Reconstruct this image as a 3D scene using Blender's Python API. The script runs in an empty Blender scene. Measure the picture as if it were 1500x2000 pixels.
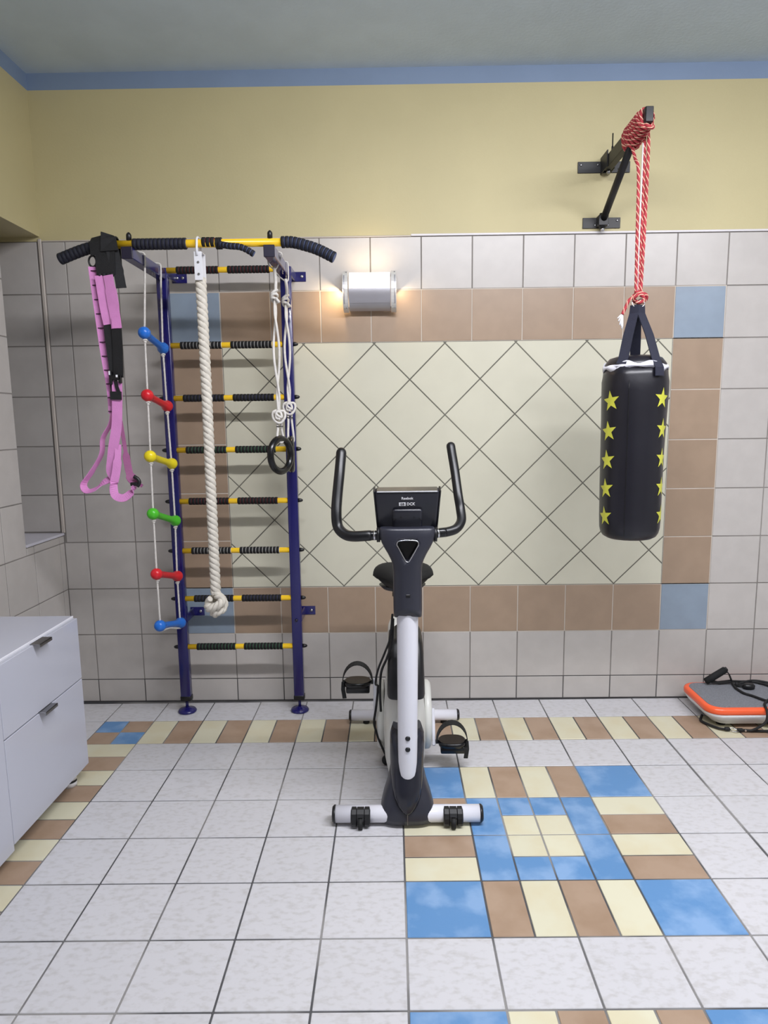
import bpy, bmesh, math, random
from mathutils import Vector, Matrix
random.seed(7)
S = bpy.context.scene
COL = S.collection
V = Vector

# ------------------------------------------------------------------ camera
cam = bpy.data.objects.new('camera', bpy.data.cameras.new('camera'))
COL.objects.link(cam)
R_ = V((0.9998840, 0.0080428, -0.0129298)); F_ = V((-0.0096630, 0.9890140, -0.1475000))
F_.normalize(); R_ = (R_ - F_ * R_.dot(F_)).normalized(); U_ = R_.cross(F_)
_yaw, _pit, _rol = -0.00977, 0.14804, -0.01168
F_ = V((math.sin(_yaw) * math.cos(_pit), math.cos(_yaw) * math.cos(_pit), -math.sin(_pit)))
r0 = V((math.cos(_yaw), -math.sin(_yaw), 0)); u0 = r0.cross(F_)
R_ = r0 * math.cos(_rol) + u0 * math.sin(_rol); U_ = u0 * math.cos(_rol) - r0 * math.sin(_rol)
M = Matrix((R_, U_, -F_)).transposed().to_4x4(); M.translation = V((-1.38299, -3.52028, 1.4766))
cam.matrix_world = M
cam.data.sensor_fit = 'VERTICAL'; cam.data.sensor_height = 36; cam.data.sensor_width = 27
cam.data.lens = 36 * 1339.103 / 2000
cam.data.shift_x = -12.149 / 2000; cam.data.shift_y = 26.259 / 2000
cam.data.clip_start = 0.05
S.camera = cam

# ------------------------------------------------------------------ light and exposure
S.view_settings.view_transform = 'Standard'; S.view_settings.look = 'None'
S.view_settings.gamma = 1; S.view_settings.use_curve_mapping = False
S.view_settings.exposure = -0.16
w = bpy.data.worlds.new('world'); S.world = w; w.use_nodes = True
w.node_tree.nodes['Background'].inputs[0].default_value = (0.8, 0.9, 1, 1)
w.node_tree.nodes['Background'].inputs[1].default_value = 0.05

def area(name, loc, sx, sy, power, col, rot=(0, 0, 0)):
    l = bpy.data.lights.new(name, 'AREA'); l.shape = 'RECTANGLE'; l.size = sx; l.size_y = sy
    l.energy = power; l.color = col
    o = bpy.data.objects.new(name, l); COL.objects.link(o); o.location = loc; o.rotation_euler = rot
    return o
COOL = (0.965, 0.955, 1.0)
area('tube_lamp_row', (-0.3, -2.2, 3.02), 3.0, 0.10, 128, COOL, (math.radians(19), 0, 0))
area('tube_lamp_row', (1.3, -4.6, 3.00), 3.4, 0.25, 42, COOL)
area('ceiling_fill_light', (-0.4, -2.5, 2.88), 3.0, 0.2, 28, COOL, (math.pi, 0, 0))  # fill light added below the ceiling, aimed up to brighten it

# ------------------------------------------------------------------ helpers
def lin(r, g, b):
    f = lambda c: (c / 255 / 12.92) if c <= 10 else ((c / 255 + 0.055) / 1.055) ** 2.4
    return (f(r), f(g), f(b), 1)

def mat(name, rgb, rough=0.5, metal=0.0, var=0.0, nscale=8.0, bump=0.0, bscale=60.0, rnd=0.0, rgb2=None,
        detail=6.0, lo=0.4, hi=0.65, spec=0.5, coat=0.0, emit=0.0, emitcol=None, aniso=None):
    m = bpy.data.materials.new(name); m.use_nodes = True
    nt = m.node_tree; N = nt.nodes; L = nt.links; b = N['Principled BSDF']
    b.inputs['Roughness'].default_value = rough; b.inputs['Metallic'].default_value = metal
    b.inputs['Specular IOR Level'].default_value = spec; b.inputs['Coat Weight'].default_value = coat
    b.inputs['Coat Roughness'].default_value = 0.1
    tc = N.new('ShaderNodeTexCoord'); mp = N.new('ShaderNodeMapping'); L.new(tc.outputs['Object'], mp.inputs[0])
    if aniso: mp.inputs['Scale'].default_value = aniso
    oi = N.new('ShaderNodeObjectInfo')
    addv = N.new('ShaderNodeVectorMath'); addv.operation = 'SCALE'; addv.inputs[3].default_value = 37.0
    cmb = N.new('ShaderNodeCombineXYZ')
    for k in range(3): L.new(oi.outputs['Random'], cmb.inputs[k])
    L.new(cmb.outputs[0], addv.inputs[0]); L.new(addv.outputs[0], mp.inputs['Location'])
    c1 = rgb if len(rgb) == 4 and max(rgb) <= 1 else lin(*rgb)
    c2 = lin(*rgb2) if rgb2 else tuple(min(1, c * (1 - var)) for c in c1[:3]) + (1,)
    out = None
    nz = N.new('ShaderNodeTexNoise'); nz.inputs['Scale'].default_value = nscale; nz.inputs['Detail'].default_value = detail
    L.new(mp.outputs[0], nz.inputs['Vector'])
    rp = N.new('ShaderNodeValToRGB'); rp.color_ramp.elements[0].position = lo; rp.color_ramp.elements[1].position = hi
    rp.color_ramp.elements[0].color = c2; rp.color_ramp.elements[1].color = c1
    L.new(nz.outputs['Fac'], rp.inputs[0]); out = rp.outputs[0]
    if rnd:
        hs = N.new('ShaderNodeHueSaturation'); mr = N.new('ShaderNodeMapRange')
        mr.inputs['To Min'].default_value = 1 - rnd; mr.inputs['To Max'].default_value = 1 + rnd
        L.new(oi.outputs['Random'], mr.inputs[0]); L.new(mr.outputs[0], hs.inputs['Value']); L.new(out, hs.inputs['Color']); out = hs.outputs[0]
    L.new(out, b.inputs['Base Color'])
    if bump:
        n2 = N.new('ShaderNodeTexNoise'); n2.inputs['Scale'].default_value = bscale; n2.inputs['Detail'].default_value = 4
        L.new(mp.outputs[0], n2.inputs['Vector'])
        bp = N.new('ShaderNodeBump'); bp.inputs['Strength'].default_value = bump; bp.inputs['Distance'].default_value = 0.004
        L.new(n2.outputs['Fac'], bp.inputs['Height']); L.new(bp.outputs[0], b.inputs['Normal'])
    if emit:
        b.inputs['Emission Color'].default_value = lin(*emitcol); b.inputs['Emission Strength'].default_value = emit
    return m

MT = dict(
    grey_tile=mat('grey_wall_tile', (186, 181, 176), 0.32, var=0.05, nscale=14, rnd=0.025, bump=0.03, bscale=9),
    brown_tile=mat('brown_wall_tile', (160, 138, 117), 0.34, var=0.08, nscale=10, rnd=0.03, bump=0.03, bscale=9),
    blue_tile=mat('blue_wall_tile', (137, 151, 166), 0.34, var=0.08, nscale=10, rnd=0.02, bump=0.03, bscale=9),
    cream_tile=mat('cream_wall_tile', (203, 200, 181), 0.3, var=0.03, nscale=8, rnd=0.012, bump=0.025, bscale=8),
    f_white=mat('white_floor_tile', (199, 198, 201), 0.36, rgb2=(184, 182, 182), nscale=38, lo=0.28, hi=0.52, rnd=0.02, bump=0.08, bscale=60, detail=10, aniso=(1, 1.7, 1)),
    f_blue=mat('blue_floor_tile', (90, 136, 184), 0.36, rgb2=(126, 160, 200), nscale=9, lo=0.36, hi=0.56, rnd=0.04, bump=0.06, detail=10),
    f_yellow=mat('cream_floor_tile', (210, 206, 181), 0.36, rgb2=(206, 197, 166), nscale=7, lo=0.32, hi=0.6, rnd=0.025, bump=0.06, detail=10),
    f_brown=mat('brown_floor_tile', (166, 142, 121), 0.36, rgb2=(154, 129, 107), nscale=9, lo=0.32, hi=0.6, rnd=0.03, bump=0.06, detail=10),
    grout_mid=mat('grey_grout', (142, 137, 132), 0.9, var=0.25, nscale=3),
    grout_light=mat('pale_grout', (198, 188, 176), 0.9, var=0.15, nscale=4),
    grout_dark=mat('dark_grout', (112, 110, 100), 0.9, var=0.3, nscale=3),
    grout_base=mat('soiled_grout', (92, 90, 90), 0.9, var=0.4, nscale=3),
    grout_floor=mat('floor_grout', (76, 76, 78), 0.9, rgb2=(138, 136, 134), nscale=2.2, lo=0.38, hi=0.52, detail=3),
    yellow=mat('yellow_wall_paint', (193, 182, 139), 0.55, var=0.04, nscale=3, bump=0.12, bscale=90),
    blueband=mat('blue_wall_paint', (128, 147, 174), 0.6, var=0.05, nscale=4, bump=0.1, bscale=90),
    ceil=mat('grey_blue_ceiling_paint', (192, 207, 218), 0.75, var=0.05, nscale=6, bump=0.25, bscale=70),
    plain=mat('off_white_paint', (205, 203, 196), 0.7, var=0.03),
    bead=mat('beige_edge_trim', (188, 179, 170), 0.45, var=0.04),
    wtrim=mat('white_edge_trim', (214, 210, 212), 0.4, var=0.04),
    sill=mat('white_sill', (206, 204, 214), 0.3, var=0.04),
    cab=mat('white_lacquer', (186, 188, 200), 0.16, var=0.015, nscale=2),
    cabedge=mat('white_edge_band', (232, 232, 238), 0.25, var=0.02),
    steel=mat('brushed_steel', (150, 150, 152), 0.32, metal=1.0, var=0.1, nscale=20),
    chrome=mat('chrome', (215, 215, 218), 0.14, metal=1.0, var=0.05),
    alu=mat('lamp_aluminium', (178, 176, 182), 0.38, metal=0.55, var=0.05),
    alulight=mat('pale_lamp_bracket', (214, 212, 208), 0.35, metal=0.2, var=0.03),
    screw=mat('zinc_screw', (190, 190, 190), 0.3, metal=1.0, var=0.1),
    navy=mat('navy_enamel', (26, 24, 92), 0.22, var=0.06, nscale=5, coat=0.3),
    dkpurple=mat('navy_end_cap', (28, 24, 46), 0.4, var=0.1),
    yel=mat('yellow_enamel', (244, 198, 40), 0.25, var=0.06, nscale=6, coat=0.2),
    foam=mat('black_foam', (11, 11, 13), 0.8, var=0.2, bump=0.2, bscale=200),
    foamblue=mat('navy_foam', (13, 15, 30), 0.75, var=0.2, bump=0.2, bscale=200),
    black=mat('black_plastic', (18, 18, 21), 0.4, var=0.15),
    blackmetal=mat('black_powder_coat', (15, 15, 19), 0.45, var=0.12, bump=0.05, bscale=150),
    blackgloss=mat('glossy_black', (12, 12, 16), 0.24, var=0.1),
    grip=mat('satin_black_grip', (13, 13, 17), 0.36, var=0.1),
    rubber=mat('black_rubber', (20, 20, 21), 0.7, var=0.2),
    char=mat('charcoal_plastic', (43, 44, 54), 0.34, var=0.06, bump=0.06, bscale=300),
    charg=mat('glossy_charcoal', (34, 35, 44), 0.2, var=0.06),
    console=mat('console_plastic', (30, 31, 40), 0.3, var=0.08),
    bikewhite=mat('white_bike_paint', (226, 226, 234), 0.22, var=0.02, coat=0.3),
    bikeivory=mat('ivory_plastic', (218, 218, 212), 0.32, var=0.03),
    ropew=mat('white_cotton_rope', (214, 208, 196), 0.85, var=0.14, nscale=40, bump=0.3, bscale=180),
    ropec=mat('white_cord', (216, 212, 206), 0.8, var=0.12, nscale=60, bump=0.2, bscale=200),
    label=mat('white_plate', (222, 222, 226), 0.35, var=0.03),
    pink=mat('pink_webbing', (210, 136, 194), 0.7, var=0.08, nscale=20, bump=0.2, bscale=220),
    pinkd=mat('dark_pink_webbing', (150, 84, 128), 0.7, var=0.1, nscale=20, bump=0.2, bscale=220),
    stitch=mat('dark_stitch', (50, 14, 40), 0.8, var=0.1),
    web=mat('black_webbing', (16, 16, 19), 0.75, var=0.2, bump=0.3, bscale=200),
    webnavy=mat('navy_webbing', (30, 32, 50), 0.7, var=0.15, bump=0.3, bscale=200),
    bag=mat('black_vinyl', (25, 24, 32), 0.33, var=0.12, nscale=5, bump=0.5, bscale=7),
    star=mat('yellow_print', (206, 206, 72), 0.45, var=0.1, nscale=20),
    whiteband=mat('white_lining', (226, 226, 236), 0.6, var=0.06),
    red_rope=mat('red_rope', (172, 50, 60), 0.75, var=0.2, nscale=30, bump=0.2, bscale=200),
    red_fleck=mat('cream_fleck', (236, 186, 160), 0.75, var=0.1, nscale=30),
    orange=mat('orange_plastic', (246, 100, 56), 0.28, var=0.04),
    platew=mat('white_plastic', (222, 222, 224), 0.35, var=0.03),
    mat_grey=mat('grey_rubber_mat', (128, 130, 136), 0.75, var=0.25, nscale=160, bump=0.4, bscale=300),
    print_white=mat('white_print', (236, 236, 240), 0.5, var=0.02),
    p_blue=mat('blue_plastic', (36, 112, 208), 0.3, var=0.05),
    p_red=mat('red_plastic', (212, 32, 44), 0.3, var=0.05),
    p_yellow=mat('yellow_plastic', (234, 214, 30), 0.3, var=0.05),
    p_green=mat('green_plastic', (76, 190, 44), 0.3, var=0.05),
    s_white=mat('stripe_white', (205, 202, 198), 0.7), s_red=mat('stripe_red', (110, 30, 34), 0.7),
    s_green=mat('stripe_green', (70, 120, 84), 0.7), s_blue=mat('stripe_blue', (78, 92, 132), 0.7),
    s_dark=mat('stripe_dark', (58, 60, 92), 0.7),
    glow=mat('lit_diffuser', (255, 244, 226), 0.4, emit=1.5, emitcol=(255, 240, 216)),
)

LOC = {}
def empty(name, loc, label=None, cat=None, group=None):
    o = bpy.data.objects.new(name, None); COL.objects.link(o); o.location = loc
    o.empty_display_size = 0.05; LOC[o.name] = V(loc)
    tag(o, label, cat, group); return o
def tag(o, label=None, cat=None, group=None, kind=None):
    if label: o['label'] = label
    if cat: o['category'] = cat
    if group: o['group'] = group
    if kind: o['kind'] = kind
    return o
def rootloc(p):
    while p.parent: p = p.parent
    return LOC.get(p.name, V((0, 0, 0)))

class MB:
    def __init__(s): s.v = []; s.f = []; s.m = []; s.s = []
    def add(s, vs, fs, mi=0, smooth=False):
        b = len(s.v); s.v += [V(x) for x in vs]
        for f in fs: s.f.append(tuple(i + b for i in f)); s.m.append(mi); s.s.append(smooth)
        return s
    def bm(s, bm, mi=0, smooth=False):
        bm.verts.index_update()
        s.add([v.co.copy() for v in bm.verts], [[v.index for v in f.verts] for f in bm.faces], mi, smooth); bm.free(); return s
    def box(s, x0, x1, y0, y1, z0, z1, bev=0.0, mi=0, seg=1, M=None):
        bm = bmesh.new(); bmesh.ops.create_cube(bm, size=1)
        for v in bm.verts:
            v.co = V(((x0 + x1) / 2 + v.co.x * (x1 - x0), (y0 + y1) / 2 + v.co.y * (y1 - y0), (z0 + z1) / 2 + v.co.z * (z1 - z0)))
        if bev: bmesh.ops.bevel(bm, geom=bm.edges[:], offset=bev, segments=seg, affect='EDGES', profile=0.5)
        if M: bm.transform(M)
        return s.bm(bm, mi, seg > 1)
    def tube(s, pts, r, n=12, mi=0, closed=False, cap=True, smooth=True, mids=None, rz=None, up=None):
        """sweep a circle (or ellipse r x rz) along pts; r scalar or list; mids: material per segment"""
        pts = [V(p) for p in pts]; k = len(pts)
        rs = list(r) if hasattr(r, '__len__') else [r] * k
        T = []
        for i in range(k):
            a = pts[(i - 1) % k] if (closed or i > 0) else pts[i]; b = pts[(i + 1) % k] if (closed or i < k - 1) else pts[i]
            t = b - a
            T.append(t.normalized() if t.length > 1e-9 else V((0, 0, 1)))
        n0 = V(up) if up else (V((0, 0, 1)) if abs(T[0].z) < 0.9 else V((1, 0, 0)))
        n0 = (n0 - T[0] * n0.dot(T[0])).normalized()
        vs = []
        for i in range(k):
            n0 = n0 - T[i] * n0.dot(T[i]); n0.normalize(); b0 = T[i].cross(n0)
            for j in range(n):
                a = 2 * math.pi * j / n
                vs.append(pts[i] + n0 * math.cos(a) * (rs[i] if rz is None else rz * rs[i]) + b0 * math.sin(a) * rs[i])
        base = len(s.v); s.v += vs
        for i in range(k if closed else k - 1):
            i2 = (i + 1) % k
            for j in range(n):
                j2 = (j + 1) % n
                s.f.append((base + i * n + j, base + i * n + j2, base + i2 * n + j2, base + i2 * n + j))
                s.m.append(mids[i] if mids else mi); s.s.append(smooth)
        if cap and not closed:
            s.f.append(tuple(base + j for j in range(n))[::-1]); s.m.append(mids[0] if mids else mi); s.s.append(False)
            s.f.append(tuple(base + (k - 1) * n + j for j in range(n))); s.m.append(mids[-1] if mids else mi); s.s.append(False)
        return s
    def cyl(s, a, b, r, n=16, mi=0, r2=None, smooth=True):
        return s.tube([a, b], [r, r if r2 is None else r2], n, mi, smooth=smooth)
    def ball(s, c, r, mi=0, seg=14, sc=(1, 1, 1)):
        bm = bmesh.new(); bmesh.ops.create_uvsphere(bm, u_segments=seg, v_segments=max(6, seg // 2 + 1), radius=r)
        for v in bm.verts: v.co = V((v.co.x * sc[0], v.co.y * sc[1], v.co.z * sc[2])) + V(c)
        return s.bm(bm, mi, True)
    def ribbon(s, pts, w, wd, th=0.0025, mi=0, mids=None):
        """flat strap along pts; w width (or list); wd width direction (or list)"""
        pts = [V(p) for p in pts]; k = len(pts)
        ws = list(w) if hasattr(w, '__len__') else [w] * k
        wds = [V(d) for d in wd] if hasattr(wd[0], '__len__') else [V(wd)] * k
        vs = []
        for i in range(k):
            t = (pts[min(i + 1, k - 1)] - pts[max(i - 1, 0)]).normalized()
            d = wds[i] - t * wds[i].dot(t); d.normalize(); n = t.cross(d) * th / 2; d = d * ws[i] / 2
            vs += [pts[i] - d - n, pts[i] + d - n, pts[i] + d + n, pts[i] - d + n]
        fs = []; base = len(s.v)
        s.v += vs
        for i in range(k - 1):
            for j in range(4):
                j2 = (j + 1) % 4
                s.f.append((base + 4 * i + j, base + 4 * i + j2, base + 4 * i + 4 + j2, base + 4 * i + 4 + j))
                s.m.append(mids[i] if mids else mi); s.s.append(False)
        s.f.append((base + 3, base + 2, base + 1, base)); s.m.append(mi); s.s.append(False)
        e = base + 4 * (k - 1); s.f.append((e, e + 1, e + 2, e + 3)); s.m.append(mi); s.s.append(False)
        return s
    def loft(s, rings, mi=0, cap=True, smooth=True):
        n = len(rings[0]); base = len(s.v)
        for r in rings: s.v += [V(p) for p in r]
        for i in range(len(rings) - 1):
            for j in range(n):
                j2 = (j + 1) % n
                s.f.append((base + i * n + j, base + i * n + j2, base + (i + 1) * n + j2, base + (i + 1) * n + j)); s.m.append(mi); s.s.append(smooth)
        if cap:
            s.f.append(tuple(base + j for j in range(n))[::-1]); s.m.append(mi); s.s.append(False)
            e = base + (len(rings) - 1) * n
            s.f.append(tuple(e + j for j in range(n))); s.m.append(mi); s.s.append(False)
        return s
    def prism(s, poly, axis, a0, a1, bev=0.0, mi=0, seg=1):
        """extrude a 2D polygon; axis 'x': poly=(y,z); 'y': poly=(x,z); 'z': poly=(x,y)"""
        f = {'x': lambda p, t: V((t, p[0], p[1])), 'y': lambda p, t: V((p[0], t, p[1])), 'z': lambda p, t: V((p[0], p[1], t))}[axis]
        bm = bmesh.new(); n = len(poly)
        A = [bm.verts.new(f(p, a0)) for p in poly]; B = [bm.verts.new(f(p, a1)) for p in poly]
        bm.faces.new(A[::-1]); bm.faces.new(B)
        for i in range(n): bm.faces.new((A[i], A[(i + 1) % n], B[(i + 1) % n], B[i]))
        bmesh.ops.recalc_face_normals(bm, faces=bm.faces[:])
        if bev:
            eds = [e for e in bm.edges if e.verts[0] in A and e.verts[1] in A or e.verts[0] in B and e.verts[1] in B]
            bmesh.ops.bevel(bm, geom=eds, offset=bev, segments=seg, affect='EDGES', profile=0.5)
        return s.bm(bm, mi, False)
    def mesh(s, name, mats, off):
        me = bpy.data.meshes.new(name)
        me.from_pydata([v - off for v in s.v], [], s.f)
        for m in (mats if isinstance(mats, (list, tuple)) else [mats]): me.materials.append(m)
        me.polygons.foreach_set('material_index', s.m); me.polygons.foreach_set('use_smooth', s.s)
        bm = bmesh.new(); bm.from_mesh(me); bmesh.ops.recalc_face_normals(bm, faces=bm.faces[:]); bm.to_mesh(me); bm.free()
        me.update(); return me
    def build(s, name, mats, parent=None, label=None, kind=None, loc=None):
        off = rootloc(parent) if parent else V(loc or (0, 0, 0))
        me = s.mesh(name, mats, off)
        o = bpy.data.objects.new(name, me); COL.objects.link(o)
        if parent: o.parent = parent
        else: o.location = off; LOC[o.name] = off
        tag(o, label, None, None, kind); return o

def smooth(pts, k=6, closed=False):
    P = [V(p) for p in pts]; n = len(P); out = []
    for i in range(n if closed else n - 1):
        a = P[(i - 1) % n] if (closed or i > 0) else P[i] * 2 - P[i + 1]
        b = P[i]; c = P[(i + 1) % n]
        d = P[(i + 2) % n] if (closed or i < n - 2) else c * 2 - b
        for j in range(k):
            t = j / k
            out.append(0.5 * ((2 * b) + (c - a) * t + (2 * a - 5 * b + 4 * c - d) * t * t + (3 * b - a - 3 * c + d) * t ** 3))
    if not closed: out.append(P[-1])
    return out
def resample(pts, step):
    out = [V(pts[0])]; acc = 0.0
    for a, b in zip(pts, pts[1:]):
        a = V(a); b = V(b); L = (b - a).length; p = step - acc
        while p <= L: out.append(a + (b - a) * (p / L)); p += step
        acc = (acc + L) % step if L else acc
    if (out[-1] - V(pts[-1])).length > step * 0.3: out.append(V(pts[-1]))
    return out
def twist(mb, pts, R, pitch, strands=3, n=7, step=None, rr=None, mids=None):
    """a laid rope: helical strands round a path"""
    P = resample(pts, step or pitch / 7); k = len(P)
    T = [(P[min(i + 1, k - 1)] - P[max(i - 1, 0)]).normalized() for i in range(k)]
    n0 = V((0, 0, 1)) if abs(T[0].z) < 0.9 else V((1, 0, 0)); fr = []
    for i in range(k):
        n0 = (n0 - T[i] * n0.dot(T[i])).normalized(); fr.append((n0.copy(), T[i].cross(n0)))
    dist = 0
    ds = [0]
    for i in range(1, k): dist += (P[i] - P[i - 1]).length; ds.append(dist)
    rs = rr or R * 0.54; off = R - rs
    for q in range(strands):
        path = []
        for i in range(k):
            a = -2 * math.pi * (ds[i] / pitch + q / strands)
            path.append(P[i] + fr[i][0] * math.cos(a) * off + fr[i][1] * math.sin(a) * off)
        mb.tube(path, rs, n, mi=(mids[q] if mids else 0))
    return mb
def ell(cx, cy, z, rx, ry, n=20, p=2.0):
    out = []
    for j in range(n):
        a = 2 * math.pi * j / n; c, s_ = math.cos(a), math.sin(a)
        out.append(V((cx + rx * math.copysign(abs(c) ** (2 / p), c), cy + ry * math.copysign(abs(s_) ** (2 / p), s_), z)))
    return out
def clip(poly, x0, x1, z0, z1):
    def cut(P, f, it):
        out = []
        for i in range(len(P)):
            a, b = P[i], P[(i + 1) % len(P)]; fa, fb = f(a), f(b)
            if fa >= 0: out.append(a)
            if (fa > 0) != (fb > 0) and fa != fb and (fa < 0 or fb < 0):
                t = fa / (fa - fb); out.append((a[0] + (b[0] - a[0]) * t, a[1] + (b[1] - a[1]) * t))
        return out
    for f in (lambda p: p[0] - x0, lambda p: x1 - p[0], lambda p: p[1] - z0, lambda p: z1 - p[1]):
        if len(poly) < 3: return []
        poly = cut(poly, f, None)
    o = []
    for p in poly:
        if not o or (abs(p[0] - o[-1][0]) + abs(p[1] - o[-1][1])) > 1e-5: o.append(p)
    if len(o) > 2 and abs(o[0][0] - o[-1][0]) + abs(o[0][1] - o[-1][1]) < 1e-5: o.pop()
    ar = sum(o[i][0] * o[(i + 1) % len(o)][1] - o[(i + 1) % len(o)][0] * o[i][1] for i in range(len(o))) / 2 if len(o) > 2 else 0
    return o if abs(ar) > 2e-4 else []

# ------------------------------------------------------------------ room measures
T = 0.25; Z0 = 0.1276; XL = -3.122; HT = Z0 + 9 * T; ZB = 3.063; ZC = 3.138
XR = 3.2; YF = -6.6; G = 0.0026          # right wall, wall behind the camera, half joint
NY = -0.368; NZ0 = 0.93; NZ1 = 2.400; NX = -3.72      # the tiled niche in the left wall

# ------------------------------------------------------------------ floor
FT = 0.24898; FA = -1.37723; FD = 0.22836; FTH = 0.00592
fl = MB().box(-3.8, XR + .1, YF - .1, 0.1, -0.12, -0.0025).build('floor', MT['grout_floor'], kind='structure')
_tm = {}
def ftile(a0, a1, b0, b1, m):
    key = (round((a1 - a0) * 1000), round((b1 - b0) * 1000), m)
    g = 0.0029; wx = (a1 - a0) * FT; wy = (b1 - b0) * FT
    if key not in _tm:
        _tm[key] = MB().box(-wx / 2 + g, wx / 2 - g, -wy / 2 + g, wy / 2 - g, -0.012, 0, 0.0014).mesh('tile', MT[m], V((0, 0, 0)))
    o = bpy.data.objects.new('tile', _tm[key]); COL.objects.link(o); o.parent = fl
    x = FA + (a0 + a1) / 2 * FT; y = -FD - (b0 + b1) / 2 * FT
    o.location = (x * math.cos(FTH) - y * math.sin(FTH), x * math.sin(FTH) + y * math.cos(FTH), random.uniform(-0.0005, 0.0001))
    o.rotation_euler = (random.uniform(-.001, .001), random.uniform(-.001, .001), FTH)
W_, B_, Y_, N_ = 'f_white', 'f_blue', 'f_yellow', 'f_brown'
def medallion(a, b, r):
    """tiles of one 4 x 4 medallion cell (column r of a, row of b)"""
    i, j = a, b
    if i in (0, 3) and j in (0, 3): ftile(A0, A0 + 1, B0, B0 + 1, B_)
    elif j in (0, 3):
        c = (Y_, N_) if j == 0 else (N_, Y_)
        ftile(A0, A0 + .5, B0, B0 + 1, c[0]); ftile(A0 + .5, A0 + 1, B0, B0 + 1, c[1])
    elif i in (0, 3):
        c = (N_, Y_) if i == 0 else (Y_, N_)
        ftile(A0, A0 + 1, B0, B0 + .5, c[0]); ftile(A0, A0 + 1, B0 + .5, B0 + 1, c[1])
    else:
        h = A0 if i == 1 else A0 + .5; q = A0 + .5 if i == 1 else A0
        ftile(h, h + .5, B0, B0 + 1, B_)
        c = (B_, Y_) if j == 1 else (Y_, B_)
        ftile(q, q + .5, B0, B0 + .5, c[0]); ftile(q, q + .5, B0 + .5, B0 + 1, c[1])
NB = 10
for A0 in range(-7, 9):
    ftile(A0, A0 + 1, -FD / FT + .012, 0, W_)
    for B0 in range(0, NB):
        e = 0
        if B0 == 0 and A0 == -6:
            ftile(A0, A0 + .5, 0, .5, B_); ftile(A0 + .5, A0 + 1, 0, .5, N_); ftile(A0, A0 + .5, .5, 1, N_); ftile(A0 + .5, A0 + 1, .5, 1, B_)
        elif B0 == 0 and A0 > -6:
            ftile(A0, A0 + .5, 0, 1, Y_); ftile(A0 + .5, A0 + 1, 0, 1, N_)
        elif A0 == -6 and B0 > 0:
            ftile(A0, A0 + 1, B0, B0 + .5, Y_); ftile(A0, A0 + 1, B0 + .5, B0 + 1, N_)
        elif 0 <= A0 < 4 and 2 <= B0 < 6: medallion(A0, B0 - 2, 0)
        elif 0 <= A0 < 4 and 7 <= B0 < 11: medallion(A0, B0 - 7, 0)
        elif A0 == 4 and B0 > 0: ftile(A0, A0 + .985, B0, B0 + 1, W_)
        else: ftile(A0, A0 + 1, B0, B0 + 1, W_)
rest = MB()
for a in range(-7, 18):
    for b in range(0, 25):
        if a > 8 or b >= NB:
            x0 = FA + a * FT; y1 = -FD - b * FT
            rest.box(x0 + .0023, x0 + FT - .0023, y1 - FT + .0023, y1 - .0023, -0.01, -0.0003)
rest.build('tile_field', MT[W_], fl, kind='stuff').rotation_euler = (0, 0, FTH)

# ------------------------------------------------------------------ back wall
gz = [('grout_base', 0, Z0), ('grout_mid', Z0, HT)]
wb = MB()
wb.box(NX - .1, XR, 0.0025, 0.2, 0, Z0 + .002, mi=0); wb.box(NX - .1, XR, 0.0025, 0.2, Z0 + .002, HT, mi=1)
wb.box(NX - .1, XR, 0.0, 0.2, HT + .001, ZB, mi=2); wb.box(NX - .1, XR, 0.0, 0.2, ZB, ZC, mi=3)
xb0, xb1 = -10 * T, 1 * T; zb0, zb1 = Z0 + T, Z0 + 8 * T
px0, px1, pz0, pz1 = -9 * T, 0, Z0 + 2 * T, Z0 + 7 * T
for (a, b, c, d) in ((xb0, xb1, zb0, pz0), (xb0, xb1, pz1, zb1), (xb0, px0, pz0, pz1), (px1, xb1, pz0, pz1)):
    wb.box(a - .002, b + .002, 0.0018, 0.01, c - .002, d + .002, mi=4)
wb.box(px0, px1, 0.0016, 0.01, pz0, pz1, mi=5)
wall = wb.build('wall_back', [MT['grout_base'], MT['grout_mid'], MT['yellow'], MT['blueband'], MT['grout_light'], MT['grout_dark']], kind='structure')
_wm = {}
def wtile(x0, x1, z0, z1, m, parent=None, plane='y', at=0.0, sgn=-1):
    """one wall tile; plane 'y': faces -y; plane 'x': faces +x (x0,x1 are then y)"""
    wx, wz = x1 - x0 - 2 * G, z1 - z0 - 2 * G
    if wx < .006 or wz < .006: return
    key = (plane, round(wx * 2000), round(wz * 2000), m)
    if key not in _wm:
        mb = MB()
        if plane == 'y': mb.box(-wx / 2, wx / 2, 0, 0.008, -wz / 2, wz / 2, 0.0012)
        else: mb.box(-0.008, 0, -wx / 2, wx / 2, -wz / 2, wz / 2, 0.0012)
        _wm[key] = mb.mesh('tile', MT[m], V((0, 0, 0)))
    o = bpy.data.objects.new('tile', _wm[key]); COL.objects.link(o); o.parent = parent or wall
    d = random.uniform(-.0004, .0004)
    o.location = ((x0 + x1) / 2, at + d, (z0 + z1) / 2) if plane == 'y' else (at + d, (x0 + x1) / 2, (z0 + z1) / 2)
    o.rotation_euler = (random.uniform(-.0015, .0015), 0, random.uniform(-.0015, .0015)) if plane == 'y' else (0, random.uniform(-.0015, .0015), random.uniform(-.0015, .0015))
def wallmat(i, j):
    if -10 <= i <= 0 and 1 <= j <= 7:
        if i in (-10, 0) and j in (1, 7): return 'blue_tile'
        if i in (-10, 0) or j in (1, 7): return 'brown_tile'
        return None
    return 'grey_tile'
for i in range(-13, 6):
    for j in range(-1, 9):
        m = wallmat(i, j)
        if not m: continue
        wtile(max(i * T, XL + (.010 if j > 2 else -.001)), (i + 1) * T, max(Z0 + j * T, 0.004), Z0 + (j + 1) * T, m)
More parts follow.
